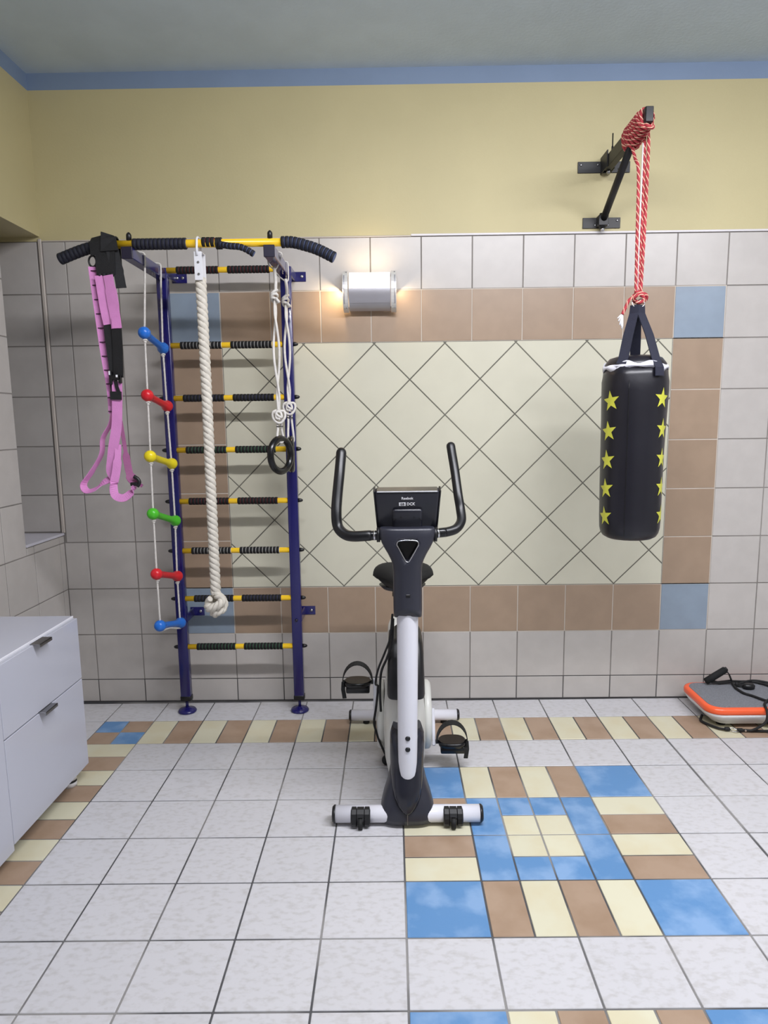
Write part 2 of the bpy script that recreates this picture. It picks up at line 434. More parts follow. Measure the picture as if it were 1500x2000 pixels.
for j in range(3, 9):                                   # the back face of the niche carries on the same rows
    wtile(-3.40, XL - .016, max(Z0 + j * T, NZ0 + .004), Z0 + (j + 1) * T, 'grey_tile')
    wtile(-3.65, -3.40, max(Z0 + j * T, NZ0 + .004), Z0 + (j + 1) * T, 'grey_tile')
H = T / math.sqrt(2)                                    # half diagonal of the diamond tiles
for m_ in range(-13, 4):
    for n_ in range(0, 10):
        if (m_ + n_) % 2 == 0: continue
        cx, cz = -0.25 + m_ * H, pz0 + .004 + n_ * H; h = H - G * 1.5
        P = clip([(cx - h, cz), (cx, cz - h), (cx + h, cz), (cx, cz + h)], px0 + G, px1 - G, pz0 + G, pz1 - G)
        if P:
            ccx = sum(p[0] for p in P) / len(P); ccz = sum(p[1] for p in P) / len(P)
            o = MB().prism(P, 'y', 0.008, random.uniform(-.0003, .0003), 0.001).build('tile', MT['cream_tile'], wall)
MB().box(-1.3, XR, -0.004, 0.004, HT + .001, HT + .011, 0.0015).build('trim_1', MT['wtrim'], kind='structure')
MB().box(XL + .012, -1.3, -0.002, 0.004, HT - .001, HT + .005, 0.001).build('trim_4', MT['bead'], kind='structure')

# ------------------------------------------------------------------ left wall with the niche
wl = MB()
wl.box(NX - .1, XL - .0025, YF, 0.0, 0, NZ0 - .012, mi=0)
wl.box(NX - .1, XL - .0025, YF, NY, NZ0 - .012, HT, mi=0)
wl.box(NX - .1, NX, NY, 0.0, NZ0 - .012, NZ1, mi=1)
wl.box(NX - .1, XL, YF, 0.0, NZ1, ZB, mi=1); wl.box(NX - .1, XL - .0005, YF, NY, HT, NZ1, mi=1)
wl.box(NX - .1, XL, YF, 0.0, ZB, ZC, mi=2)
wleft = wl.build('wall_left', [MT['grout_mid'], MT['yellow'], MT['blueband']], kind='structure')
ys = [0.0, -.05] + [-.05 - .25 * k for k in range(1, 12)]
for y1, y0 in zip(ys, ys[1:]):
    for j in range(-1, 9):
        z0, z1 = max(Z0 + j * T, .004), Z0 + (j + 1) * T
        if z1 <= NZ0 - .01 or y1 <= NY + .001: wtile(y0, y1, z0, z1, 'grey_tile', wleft, 'x', XL)
        else:
            if z0 < NZ0 - .016: wtile(max(y0, NY) if y0 > NY - .2 and y0 < NY else y0, y1, z0, NZ0 - .014, 'grey_tile', wleft, 'x', XL)
            if y0 < NY: 
                wtile(y0, NY, z0, z1, 'grey_tile', wleft, 'x', XL)
sl = MB().box(NX, XL + .004, NY, -0.001, NZ0 - .012, NZ0, 0.001).build('trim_2', MT['sill'], kind='structure', label='white sill of the niche')
MB().box(XL - .008, XL + .009, -0.008, 0.004, NZ0, HT + .012, 0.003).build('trim_3', MT['bead'], kind='structure')

# ------------------------------------------------------------------ the rest of the room
MB().box(NX - .1, XR + .2, YF - .2, .2, ZC, ZC + .15).build('ceiling', MT['ceil'], kind='structure')
MB().box(XR, XR + .15, YF, 0.2, 0, ZC).build('wall_right', MT['plain'], kind='structure')
MB().box(NX - .1, XR + .15, YF - .15, YF, 0, ZC).build('wall_front', MT['plain'], kind='structure')

# ------------------------------------------------------------------ exercise bike
BX = -1.352
bike = empty('exercise_bike', (BX, -0.70, 0), 'white and charcoal upright exercise bike standing on the tiled floor', 'exercise bike')
def stabilizer(x0, x1, y, zc, ry, rz):
    o = MB().tube([(x0, y, zc), (x1, y, zc)], ry, 24, rz=rz / ry, up=(0, 0, 1)).build('stabilizer', MT['bikewhite'], bike)
    for s, x in ((-1, x0), (1, x1)):
        MB().tube([(x, y, zc), (x + s * .006, y, zc), (x + s * .012, y, zc)], [ry * 1.03, ry * 1.03, ry * .85], 24, rz=rz / ry, up=(0, 0, 1)).build('end_cap', MT['black'], o)
    return o
fs = stabilizer(-1.622, -1.086, -1.150, .037, .034, .031)
rs = stabilizer(-1.618, -1.095, -.285, .040, .030, .027)
for x in (-1.528, -1.186):
    t = MB(); pf = [(-1.155, .0690), (-1.171, .0665), (-1.187, .056), (-1.196, .040), (-1.198, .022), (-1.192, .010), (-1.182, .010), (-1.172, .030)]
    t.prism(pf, 'x', x - .036, x - .012, .004); t.prism(pf, 'x', x + .012, x + .036, .004)
    t.prism([(-1.155, .0685), (-1.171, .066), (-1.186, .0565), (-1.193, .046), (-1.182, .046), (-1.165, .055)], 'x', x - .013, x + .013)
    b = t.build('wheel_bracket', MT['blackmetal'], bike)
    MB().cyl((x - .008, -1.188, .0215), (x + .008, -1.188, .0215), .0212, 20).build('transport_wheel', MT['rubber'], b)
for x in (-1.545, -1.16):
    MB().cyl((x, -.285, 0), (x, -.285, .018), .016, 14).build('rubber_foot', MT['rubber'], bike)
# base cover over the front stabilizer: two charcoal halves that flare to the floor
def rr(cx, y0, y1, z, hw, n=28, p=3.2): return ell(cx, (y0 + y1) / 2, z, hw, (y1 - y0) / 2, n, p)
bx = -1.3545
bc = MB().loft([rr(bx, -1.192, -1.06, .014, .099), rr(bx, -1.194, -1.06, .035, .101), rr(bx, -1.189, -1.05, .065, .0985), rr(bx, -1.174, -1.03, .10, .088),
                rr(bx, -1.160, -1.02, .135, .075), rr(bx, -1.150, -1.01, .165, .067), rr(bx, -1.142, -1.0, .195, .062)]).build('base_cover', MT['char'], bike)
MB().box(bx - .0012, bx + .0012, -1.1955, -1.17, .016, .066).build('seam', MT['steel'], bc)
# arch shaped boot that holds the mast
bo = MB()
def mast(z): t = (z - .15) / (.83 - .15); return V((-1.3525 + .004 * t, -1.105 - .045 * t, z))
bo.loft([rr(bx, -1.2005, -1.06, .060, .020, 28, 2.4), rr(bx, -1.201, -1.06, .068, .034, 28, 2.4), rr(bx, -1.200, -1.055, .085, .046, 28, 2.6), rr(bx, -1.196, -1.05, .115, .0545, 28, 2.8), rr(bx, -1.184, -1.045, .15, .0585, 28, 2.8),
         rr(bx, -1.158, -1.03, .19, .062, 28, 2.6), rr(bx + .001, -1.150, -1.0, .24, .0645, 28, 2.8), rr(bx + .002, -1.146, -1.0, .29, .065, 28, 2.8), rr(bx + .002, -1.130, -1.0, .318, .064, 28, 2.8), rr(bx + .002, -1.105, -1.0, .345, .054, 28, 2.8)])
bo.build('mast_boot', MT['charg'], bike)
# white mast
mp = [mast(.150) + V((0, .012, 0)), mast(.154), mast(.164), mast(.185)] + [mast(.2 + k * .08) for k in range(10)]
MB().tube([p + V((0, -.022 if p.z < .5 else -.022, 0)) for p in mp], [.016, .027, .0335, .0358] + [.0360 + .0003 * k for k in range(10)], 26).build('mast', MT['bikewhite'], bike)
for z in (.345, .301):
    p = mast(z) + V((0, -.022 - .0355, 0)); MB().tube([p + V((0, .004, 0)), p + V((0, -.002, 0)), p + V((0, -.005, 0))], [.0095, .0095, .006], 16).build('bolt', MT['black'], bike)
# sleeve that flares into the console carrier, with a three-cornered opening
sl = MB(); sx = -1.3475
SEC = [(.806, .0495, .046), (.830, .0505, .046), (.90, .0505, .046), (.965, .0500, .046), (.990, .0520, .046), (1.008, .0575, .046), (1.030, .068, .045), (1.050, .080, .044), (1.070, .090, .042), (1.092, .0955, .040), (1.112, .0965, .036), (1.120, .093, .032)]
sl.loft([ell(sx, -1.172 + .0 * z, z, hw, ry, 32, 2.6 if z < 1 else 3.2) for z, hw, ry in SEC])
for v in sl.v[:64]:                                     # the lower edge arches up over the mast
    if v.y < -1.172: v.z += .024 * max(0, 1 - ((v.x - sx) / .040) ** 2) * min(1, (-1.172 - v.y) / .03) * (1 if v.z < .82 else .6)
so = sl.build('console_carrier', MT['char'], bike)
tri = [(sx - .030, 1.078), (sx - .036, 1.066), (sx - .030, 1.054), (sx - .008, 1.012), (sx, 1.006), (sx + .008, 1.012), (sx + .032, 1.054), (sx + .038, 1.066), (sx + .032, 1.078), (sx, 1.081)]
cut = MB().prism(tri, 'y', -1.30, -1.186).build('cutter', MT['black'], bike)
md = so.modifiers.new('b', 'BOOLEAN'); md.operation = 'DIFFERENCE'; md.object = cut; md.solver = 'EXACT'
bpy.context.view_layer.update()
dg = bpy.context.evaluated_depsgraph_get(); nm = bpy.data.meshes.new_from_object(so.evaluated_get(dg)); so.modifiers.clear(); so.data = nm
bpy.data.objects.remove(cut)
MB().prism([(sx + (p[0] - sx) * .97, 1.048 + (p[1] - 1.048) * .97) for p in tri], 'y', -1.188, -1.1855).build('opening_floor', MT['blackgloss'], so)
rim = smooth([V((p[0], -1.2155 if p[1] > 1.04 else -1.2175, p[1])) for p in tri], 4, True)
MB().tube(rim, .0022, 6, closed=True).build('opening_rim', MT['chrome'], so)
MB().box(sx - .0075, sx + .0085, -1.2192, -1.216, .880, .892, .002).build('screw_hole', MT['black'], so)
# console seen from behind
ang = math.radians(20); cx, cy, cz = -1.3465, -1.15, 1.178
Rm = Matrix.Translation((cx, cy, cz)) @ Matrix.Rotation(ang, 4, 'X')
def tap(mb):
    for v in mb.v:
        L = Rm.inverted() @ v; L.x *= 1 + (.045 * L.z / .075); v.xyz = Rm @ L
    return mb
co = tap(MB().box(-.107, .107, -.018, .020, -.078, .0785, .009, seg=3, M=Rm)).build('console', MT['console'], bike)
tap(MB().box(-.111, -.104, -.016, .024, -.078, .080, .003, M=Rm)).build('side_rail', MT['blackgloss'], co)
tap(MB().box(.104, .111, -.016, .024, -.078, .080, .003, M=Rm)).build('side_rail', MT['blackgloss'], co)
tap(MB().box(-.100, .100, -.019, .018, .0735, .0800, .002, M=Rm)).build('top_edge_highlight', MT['steel'], co)  # pale strip stands in for the highlight along the rounded top edge
hub = MB()
for z0, z1, hw, d in ((-.085, .016, .052, .034), ): hub.box(-hw, hw, -d, -.015, z0, z1, .010, seg=3, M=Rm)
hub = hub.build('mount', MT['console'], co)
for x, z in ((-.022, -.012), (.024, -.012), (0, -.055)):
    MB().tube([Rm @ V((x, -.0335, z)), Rm @ V((x, -.0348, z))], .0038, 10).build('screw_hole', MT['black'], hub)
for s in (-1, 1):
    MB().box(-.006, .006, -.0350, -.0335, -.0016, .0016, M=Rm @ Matrix.Translation((s * .044, 0, -.020)) @ Matrix.Rotation(s * .7, 4, 'Y')).build('slot', MT['black'], hub)
def text(s, size, name, m, parent, Mx, depth=.0004, align='CENTER', sx_=1.0):
    c = bpy.data.curves.new(name, 'FONT'); c.body = s; c.size = size; c.extrude = depth; c.align_x = align; c.align_y = 'CENTER'; c.resolution_u = 3; c.offset = size * .018
    o = bpy.data.objects.new(name, c); COL.objects.link(o); bpy.context.view_layer.update()
    me = bpy.data.meshes.new_from_object(o.evaluated_get(bpy.context.evaluated_depsgraph_get())); bpy.data.objects.remove(o)
    off = rootloc(parent)
    for v in me.vertices: p = V((v.co.x * sx_, -v.co.z, v.co.y)); v.co = (Mx @ p) - off
    me.materials.clear(); me.materials.append(m)
    r = bpy.data.objects.new(name, me); COL.objects.link(r); r.parent = parent; return r
text('Reebok', .0128, 'lettering', MT['print_white'], co, Rm @ Matrix.Translation((0.000, -.0184, .0525)), sx_=1.02)
MB().box(-.0285, -.0055, -.0186, -.0178, .0245, .0370, M=Rm).build('badge', MT['print_white'], co)
text('GB', .0115, 'lettering', MT['console'], co, Rm @ Matrix.Translation((-.017, -.0188, .0308)), sx_=1.0)
text('DCK', .0145, 'lettering', MT['print_white'], co, Rm @ Matrix.Translation((.0125, -.0184, .0308)), sx_=.92)
# handlebar
def bar(side, pts, r):
    P = smooth(pts, 7); P = resample(P, .008)
    return P
Lp = bar(-1, [(-1.40, -1.16, 1.090), (-1.47, -1.16, 1.090), (-1.535, -1.150, 1.086), (-1.568, -1.135, 1.092), (-1.592, -1.115, 1.115), (-1.598, -1.10, 1.160), (-1.596, -1.075, 1.215), (-1.589, -1.04, 1.295), (-1.585, -1.01, 1.350), (-1.583, -.99, 1.386)], .0185)
Rp = bar(1, [(-1.30, -1.16, 1.092), (-1.235, -1.155, 1.096), (-1.200, -1.145, 1.099), (-1.172, -1.13, 1.108), (-1.153, -1.10, 1.132), (-1.154, -1.07, 1.17), (-1.160, -1.05, 1.215), (-1.168, -1.0, 1.30), (-1.176, -.96, 1.365), (-1.180, -.94, 1.400)], .0165)
for P, r, nn in ((Lp[9:], .0190, Lp[:14]), (Rp[9:], .0168, Rp[:12])):
    hb = MB().tube(nn, .0172, 16).build('handlebar', MT['blackgloss'], bike)
    MB().cyl(nn[7], nn[8], .0176, 16).build('end_ring', MT['chrome'], hb)
    k = len(P); R2 = [r] * k; R2[0] = r * .93; R2[-1] = r * .62; R2[-2] = r * .9
    MB().tube(P + [P[-1] + (P[-1] - P[-2]).normalized() * .002], R2 + [r * .3], 20).build('hand_grip', MT['grip'], hb)
for s, x in ((-1, sx - .094), (1, sx + .092)):
    MB().cyl((x, -1.16, 1.092), (x + s * .012, -1.16, 1.092), .026, 18).build('clamp_collar', MT['blackmetal'], bike)
# seat
st = MB(); sc = -1.3565
def seat_ring(y, hw, zt, zb, dip):
    out = []
    for j in range(28):
        a = 2 * math.pi * j / 28; c, s_ = math.cos(a), math.sin(a)
        x = hw * math.copysign(abs(c) ** .75, c); h = (zt - zb) / 2
        z = (zt + zb) / 2 + h * math.copysign(abs(s_) ** .8, s_)
        if s_ > 0: z -= dip * math.exp(-(x / (hw * .35)) ** 2)
        if s_ < 0: z += h * .55 * (abs(x) / hw) ** 2
        out.append(V((sc + x, y, z)))
    return out
st.loft([seat_ring(-.335, .070, .815, .765, .0), seat_ring(-.350, .115, .832, .745, .004), seat_ring(-.39, .137, .842, .735, .012), seat_ring(-.44, .1395, .842, .730, .014), seat_ring(-.49, .120, .836, .728, .012),
         seat_ring(-.54, .085, .828, .735, .008), seat_ring(-.59, .058, .822, .745, .004), seat_ring(-.63, .044, .815, .755, .0), seat_ring(-.65, .025, .805, .765, .0)])
so_ = st.build('seat', MT['foam'], bike)
MB().loft([ell(sc - .004, -.43, .722, .088, .07, 24), ell(sc - .004, -.43, .742, .108, .085, 24)]).build('seat_pan', MT['char'], so_)
MB().box(sc - .05, sc + .03, -.50, -.40, .696, .722, .006).build('seat_clamp', MT['black'], so_)
MB().cyl((sc, -.45, .46), (sc, -.45, .70), .024, 18).build('seat_post', MT['steel'], bike)
# housing
bdx = -1.3600
hs = MB().loft([rr(bdx, -1.02, -.46, .088, .060, 32), rr(bdx, -1.045, -.43, .098, .074, 32), rr(bdx, -1.05, -.41, .14, .0835, 32), rr(bdx, -1.05, -.40, .22, .087, 32), rr(bdx, -1.045, -.41, .30, .086, 32),
                rr(bdx, -1.04, -.43, .38, .079, 32), rr(bdx, -1.02, -.43, .44, .075, 32), rr(bdx, -.90, -.44, .50, .071, 32), rr(bdx, -.74, -.45, .55, .069, 32, 2.6), rr(bdx, -.68, -.46, .585, .067, 32, 2.4), rr(bdx, -.67, -.48, .605, .060, 32, 2.4), rr(bdx, -.65, -.49, .617, .046, 32, 2.4), rr(bdx, -.62, -.52, .622, .025, 32, 2.4)])
hs.build('housing', MT['bikeivory'], bike)
hx = bdx + .0055
hp = MB().loft([rr(hx, -1.080, -.86, .452, .0705, 28, 6), rr(hx, -1.080, -.86, .458, .0722, 28, 6), rr(hx, -1.07, -.84, .52, .0712, 28, 6), rr(hx, -1.04, -.80, .60, .0690, 28, 6), rr(hx, -1.005, -.79, .642, .066, 28, 6), rr(hx + .008, -.985, -.80, .662, .048, 28, 6)])
hp.build('housing_cover', MT['black'], bike)
# crank discs, cranks, pedals
CY, CZ = -.665, .215
for s in (-1, 1):
    x = bdx + s * .086
    d = MB().tube([(x, CY, CZ), (x + s * .020, CY, CZ), (x + s * .030, CY, CZ), (x + s * .034, CY, CZ)], [.148, .146, .134, .05], 40).build('crank_disc', MT['bikeivory'], bike)
def pedal(s, y, z):
    x0 = bdx + s * .122
    c = MB()
    a = V((x0 + s * .004, CY, CZ)); b = V((x0 + s * .004, y, z)); d = (b - a).normalized()
    w = V((0, -d.z, d.y)) * .014
    pl = [a - d * .02 - w, a - d * .02 + w, b + d * .016 + w * .8, b + d * .016 - w * .8]
    c.prism([(p.y, p.z) for p in pl], 'x', x0 - s * .006 + s * .004, x0 + s * .012, .003)
    cr = c.build('crank', MT['bikewhite'], bike)
    MB().cyl((x0 + s * .008, y, z), (x0 + s * .036, y, z), .009, 12).build('axle', MT['blackmetal'], cr)
    xa, xb = x0 + s * .026, x0 + s * .138; xm = (xa + xb) / 2; lo, hi = min(xa, xb), max(xa, xb)
    p = MB(); p.box(lo + .006, hi - .002, y - .042, y + .038, z - .038, z - .006, .006, seg=2)
    p.loft([ell(xm, y - .005, z - .008, .058, .05, 24, 2.6), ell(xm, y - .005, z + .008, .060, .052, 24, 2.6), ell(xm, y - .005, z + .013, .054, .046, 24, 2.6)])
    po = p.build('pedal', MT['blackgloss'], bike)
    arc = [V((xm + math.cos(t) * .066 , y - .012, z + .004 + math.sin(t) * .088)) for t in [math.pi * k / 16 for k in range(17)]]
    MB().ribbon(arc, .030, (0, 1, 0.25), .0035).build('strap', MT['rubber'], po)
    xo = xb + s * .002
    MB().ribbon([(xo + s * .004, y - .012, z + .006), (xo + s * .006, y - .02, z - .025), (xo, y - .022, z - .066)], .018, (s, .25, 0), .004).build('strap_tail', MT['rubber'], po)
    MB().box(min(xo, xo + s * .010), max(xo, xo + s * .010), y - .026, y + .004, z - .010, z + .010, .002).build('strap_button', MT['rubber'], po)
pedal(-1, -.610, .340); pedal(1, -.735, .118)
# cables on the left side and the loose black plug
MB().tube(smooth([(-1.402, -1.14, .80), (-1.412, -1.10, .70), (-1.432, -1.02, .62), (-1.462, -.97, .53), (-1.474, -.93, .46), (-1.471, -.80, .40)], 8), .0042, 8).build('cable', MT['rubber'], bike)
MB().tube(smooth([(-1.400, -1.13, .78), (-1.405, -1.08, .68), (-1.425, -1.03, .60), (-1.449, -1.0, .53), (-1.455, -.98, .44), (-1.453, -.97, .36)], 8), .0048, 8).build('cable', MT['rubber'], bike)
MB().tube(smooth([(-1.466, -.80, .40), (-1.478, -.80, .30), (-1.487, -.80, .24), (-1.480, -.80, .20), (-1.466, -.80, .155), (-1.44, -.80, .09)], 8), .0048, 8).build('cable', MT['rubber'], bike)
lv = MB(); lv.box(-1.444, -1.420, -.722, -.698, .030, .12, .004); lv.ball((-1.437, -.71, .0225), .0225)
lv.build('levelling_foot', MT['rubber'], bike)

# ------------------------------------------------------------------ climbing ladder
PY = -.13
lad = empty('climbing_ladder', (-2.19, PY, 0), 'navy blue wall ladder with yellow rungs and black foam grips', 'wall ladder')
FOAM = [MT['foam'], None]
def ribbed(P, r, pitch, stripe, name, parent, base=None):
    """foam grip with turned grooves; the groove bottoms show a coloured line"""
    L = sum((b - a).length for a, b in zip(P, P[1:])); n = max(3, round(L / pitch)); pitch = L / n
    D = [0]; 
    for a, b in zip(P, P[1:]): D.append(D[-1] + (b - a).length)
    def at(d):
        d = min(max(d, 0), L)
        for i in range(len(P) - 1):
            if d <= D[i + 1] + 1e-9: return P[i] + (P[i + 1] - P[i]) * ((d - D[i]) / max(D[i + 1] - D[i], 1e-9))
        return P[-1]
    pts, rs, ms = [], [], []
    for k in range(n):
        for q, (fr, rr_, mi) in enumerate(((.03, .84, 0), (.12, .985, 0), (.5, 1.0, 0), (.86, .985, 0), (.90, .84, 1))):
            pts.append(at((k + fr) * pitch)); rs.append(r * rr_); ms.append(mi)
    pts.append(at(L)); rs.append(r * .86)
    return MB().tube(pts, rs, 18, mids=ms[:len(pts) - 1]).build(name, [base or MT['foam'], stripe], parent)
for s, x in ((-1, -2.486), (1, -1.898)):
    p = MB().box(x - .0255, x + .0255, PY - .020, PY + .020, .085, 2.215, .004, seg=2).build('post', MT['navy'], lad)
    MB().box(x - .0275, x + .0275, PY - .0215, PY + .0215, .062, .090, .004, seg=2).build('end_sleeve', MT['black'], p)
    f = MB(); f.cyl((x, PY, .018), (x, PY, .07), .008, 12)
    f.tube([(x, PY, 0), (x, PY, .006), (x, PY, .014), (x, PY, .020), (x, PY, .026)], [.046, .048, .042, .022, .010], 28)
    f.build('foot', MT['navy'], lad)
    # forward arm
    a = MB().box(x - .0225, x + .0225, -.560, PY + .02, 2.162, 2.208, .003).build('arm', MT['navy'], lad)
    MB().box(x - .0230, x + .0230, -.566, -.556, 2.161, 2.209, .002).build('end_cap', MT['dkpurple'], a)
    for y in (-.30, -.20):
        MB().tube([V((x + .012, y + math.cos(t) * .008, 2.158 + math.sin(t) * .010)) for t in [k * .55 for k in range(11)]], .002, 6).build('hook', MT['steel'], a)
    MB().tube([(x, -.53, 2.238), (x, -.53, 2.262), (x, -.53, 2.268), (x, -.53, 2.274)], [.011, .011, .009, .003], 14).build('bolt_cap', MT['black'], lad)
    # wall brackets
    for z, xs in ((2.195, 1), (.503, 1)):
        b = MB()
        x1 = x + .0255
        b.box(x1 - .02, x1 + .054, -.004, -.0005, z - .023, z + .023, .001)
        b.prism([(x1 - .006, z - .020), (x1 + .002, z - .020), (x1 + .002, z + .020), (x1 - .006, z + .020)], 'y', PY - .01, -.003)
        bo_ = b.build('wall_bracket', MT['navy'], lad)
        for dx in ((.034,) if s > 0 or z < 1 else (.034, .006)):
            MB().tube([(x1 + dx, -.004, z + .001), (x1 + dx, -.008, z + .001), (x1 + dx, -.009, z + .001)], [.0075, .0065, .003], 12).build('screw', MT['screw'], bo_)
MB().tube([(-1.898, PY - .020, .492), (-1.898, PY - .026, .492), (-1.898, PY - .028, .492)], [.008, .007, .003], 12).build('bolt_cap', MT['dkpurple'], lad)
RZ = [(.352, 's_green'), (.606, 's_dark'), (.853, 's_white'), (1.103, 's_red'), (1.357, 's_green'), (1.608, 's_dark'), (1.858, 's_white'), (2.205, 's_red')]
for z, stp in RZ:
    y = PY - .004; xa, xb = -2.462, -1.922
    r = MB().cyl((xa - .0, y, z), (xb, y, z), .0135, 16).build('rung', MT['yel'], lad)
    X = lambda t: xa + (xb - xa) * t
    for t0, t1 in ((.085, .455), (.535, .905)):
        ribbed([V((X(t0), y, z)), V((X(t1), y, z))], .0178, .0165, MT[stp], 'foam_grip', r)
    if z < 2:
        for s, x in ((-1, -2.5115), (1, -1.8725)):
            MB().tube([(x, y, z), (x + s * .010, y, z), (x + s * .020, y, z), (x + s * .024, y, z)], [.0105, .010, .007, .002], 12).build('knob', MT['black'], r)
# pull-up bar
BY, BZ = -.530, 2.226
pb = MB().tube([(-2.60, BY, BZ), (-1.80, BY, BZ)], .0165, 18).build('pull_up_bar', MT['yel'], lad)
def rev(x, z): return V((x, BY, z))
ribbed([rev(-2.470, BZ), rev(-2.246, BZ)], .0232, .0175, MT['s_dark'], 'foam_grip', pb, MT['foamblue'])
ribbed(resample(smooth([rev(-1.852, 2.226), rev(-1.81, 2.226), rev(-1.765, 2.216), rev(-1.702, 2.196), rev(-1.631, 2.161)], 6), .01), .0238, .0172, MT['s_blue'], 'foam_grip', pb, MT['foamblue'])
ribbed(resample(smooth([rev(-2.545, 2.224), rev(-2.59, 2.226), rev(-2.64, 2.217), rev(-2.70, 2.200), rev(-2.783, 2.170)], 6), .01), .0238, .0172, MT['s_dark'], 'foam_grip', pb, MT['foamblue'])
ribbed([rev(-2.182, BZ + .004), rev(-2.128, BZ + .004)], .0205, .018, MT['s_red'], 'foam_grip', pb)
ribbed([rev(-2.124, BZ - .001), rev(-2.098, BZ - .001)], .0240, .013, MT['s_dark'], 'foam_grip', pb)
ribbed(resample(smooth([rev(-2.108, 2.219) + V((0, -.012, 0)), rev(-2.062, 2.207) + V((0, -.03, 0)), rev(-2.020, 2.202) + V((0, -.035, 0)), rev(-1.992, 2.192) + V((0, -.03, 0)), rev(-1.962, 2.174) + V((0, -.025, 0))], 6), .008), .0135, .016, MT['s_blue'], 'side_grip', pb, MT['foamblue'])

# ------------------------------------------------------------------ climbing rope with plate and knot
CXr = -2.195
rope = empty('climbing_rope', (CXr, BY, .64), 'thick white twisted climbing rope with a knot, hanging from the pull-up bar', 'rope')
twist(MB(), [(CXr, BY - .0, 2.085), (CXr + .001, BY, 1.6), (CXr - .002, BY, 1.1), (CXr - .003, BY, .725)], .0245, .078, 3, 9, step=.0095).build('rope', MT['ropew'], rope)
pl = MB(); pl.box(CXr - .0165, CXr + .0165, BY - .029, BY - .025, 2.074, 2.188, .001); pl.box(CXr - .0165, CXr + .0165, BY + .025, BY + .029, 2.074, 2.188, .001); pl.box(CXr - .016, CXr + .016, BY - .028, BY + .028, 2.184, 2.188, .001)
plo = pl.build('clamp_plate', MT['label'], rope)
for z in (2.145, 2.098): MB().tube([(CXr + .001, BY - .029, z), (CXr + .001, BY - .033, z)], [.0055, .004], 12).build('bolt', MT['screw'], plo)
lp = [V((CXr - .002, BY + math.cos(t) * .0245, BZ + math.sin(t) * .0225)) for t in [math.pi * (k / 14) for k in range(15)]]
MB().tube([V((CXr - .002, BY - .0315, 2.172))] + [V((CXr - .002, BY - .031, 2.20))] + [p + V((0, -.002 if p.y < BY else .002, 0)) for p in lp[::-1]] + [V((CXr - .002, BY + .0315, 2.172))], .0050, 8).build('hanging_loop', MT['label'], rope)
kn = MB(); kc = V((CXr - .003, BY, .690))
kp = [(.0, 0, .050), (.012, -.012, .034), (.032, -.024, .022), (.030, -.034, .004), (.004, -.040, -.012), (-.024, -.030, -.020), (-.034, -.004, -.008), (-.024, .022, .010), (.006, .030, .016), (.030, .018, -.006), (.028, -.014, -.030), (.004, -.026, -.040), (-.010, -.010, -.052)]
kpts = smooth([kc + V(p) for p in kp], 6)
twist(kn, kpts, .0205, .075, 3, 8, step=.008)
kn.tube(smooth([kc + V(p) for p in ((-.012, -.028, -.014), (-.012, -.024, -.034), (-.002, -.018, -.050), (.014, -.014, -.040), (.020, -.02, -.022))], 6), .0135, 10)
kn.tube(smooth([kc + V(p) for p in ((-.020, -.022, .022), (-.034, -.012, .008), (-.036, -.012, -.012), (-.024, -.014, -.028))], 6), .013, 10)
kn.build('knot', MT['ropew'], rope)

# ------------------------------------------------------------------ rope ladder with plastic rungs
rl = empty('rope_ladder', (-2.48, -.325, .5), 'rope ladder with coloured plastic rungs hanging from the left ladder arm', 'rope ladder')
YA, YB = -.43, -.225; XA, XB = -2.482, -2.4725
zA = [1.880, 1.611, 1.341, 1.080, .800, .553]; zB = [1.838, 1.570, 1.297, 1.020, .744, .506]
xA = [-2.481, -2.485, -2.489, -2.493, -2.494, -2.493]; xB = [-2.4725, -2.469, -2.463, -2.462, -2.468, -2.466]
def cord(x, y, zs, xs, dx):
    top = [V((x - .034, y, 2.06)), V((x - .026, y, 2.160)), V((x - .024, y, 2.205)), V((x - .010, y, 2.2175)), V((x + .014, y, 2.2165)), V((x + .026, y, 2.205)), V((x + .022, y, 2.12))]
    return resample(smooth(top[2:], 5) + [V((q, y, z)) for q, z in zip(xs, zs)], .006)
for y, x, xs, zs in ((YA, -2.486, xA, zA), (YB, -2.486, xB, zB)):
    twist(MB(), cord(x, y, zs, xs, 0), .0052, .022, 3, 5, step=.0055, rr=.0031).build('cord', MT['ropec'], rl)
for k, c in enumerate(('blue', 'red', 'yellow', 'green', 'red', 'blue')):
    a = V((xA[k], YA, zA[k])); b = V((xB[k], YB, zB[k])); d = (b - a).normalized(); L = (b - a).length
    prof = [(-.029, .004), (-.027, .014), (-.020, .0215), (-.008, .0268), (.004, .0265), (.016, .022), (.028, .0175), (.05, .0155), (L / 2, .0150), (L - .05, .0155), (L - .028, .0175), (L - .016, .022), (L - .004, .0265), (L + .008, .0268), (L + .020, .0215), (L + .027, .014), (L + .029, .004)]
    MB().tube([a + d * t for t, _ in prof], [r for _, r in prof], 20).build('rung', MT['p_' + c], rl, label=c + ' plastic rung')
    for p in (a, b):
        if k < 5:
            kb = MB()
            c0 = p + V((0, 0, -.031))
            kb.tube([c0 + V((math.cos(t) * .007, math.sin(t) * .007, math.sin(t * 1.5) * .003)) for t in [q * .52 for q in range(12)]], .0045, 7, closed=True)
            kb.ball(c0 + V((0, 0, -.006)), .0075, seg=8); kb.build('knot', MT['ropec'], rl)
MB().tube(smooth([V((xA[5], YA, zA[5] - .027)), V((-2.478, -.36, .520)), V((-2.470, -.28, .495)), V((xB[5], YB, zB[5] - .027))], 6), .0045, 7).build('bottom_cord', MT['ropec'], rl)

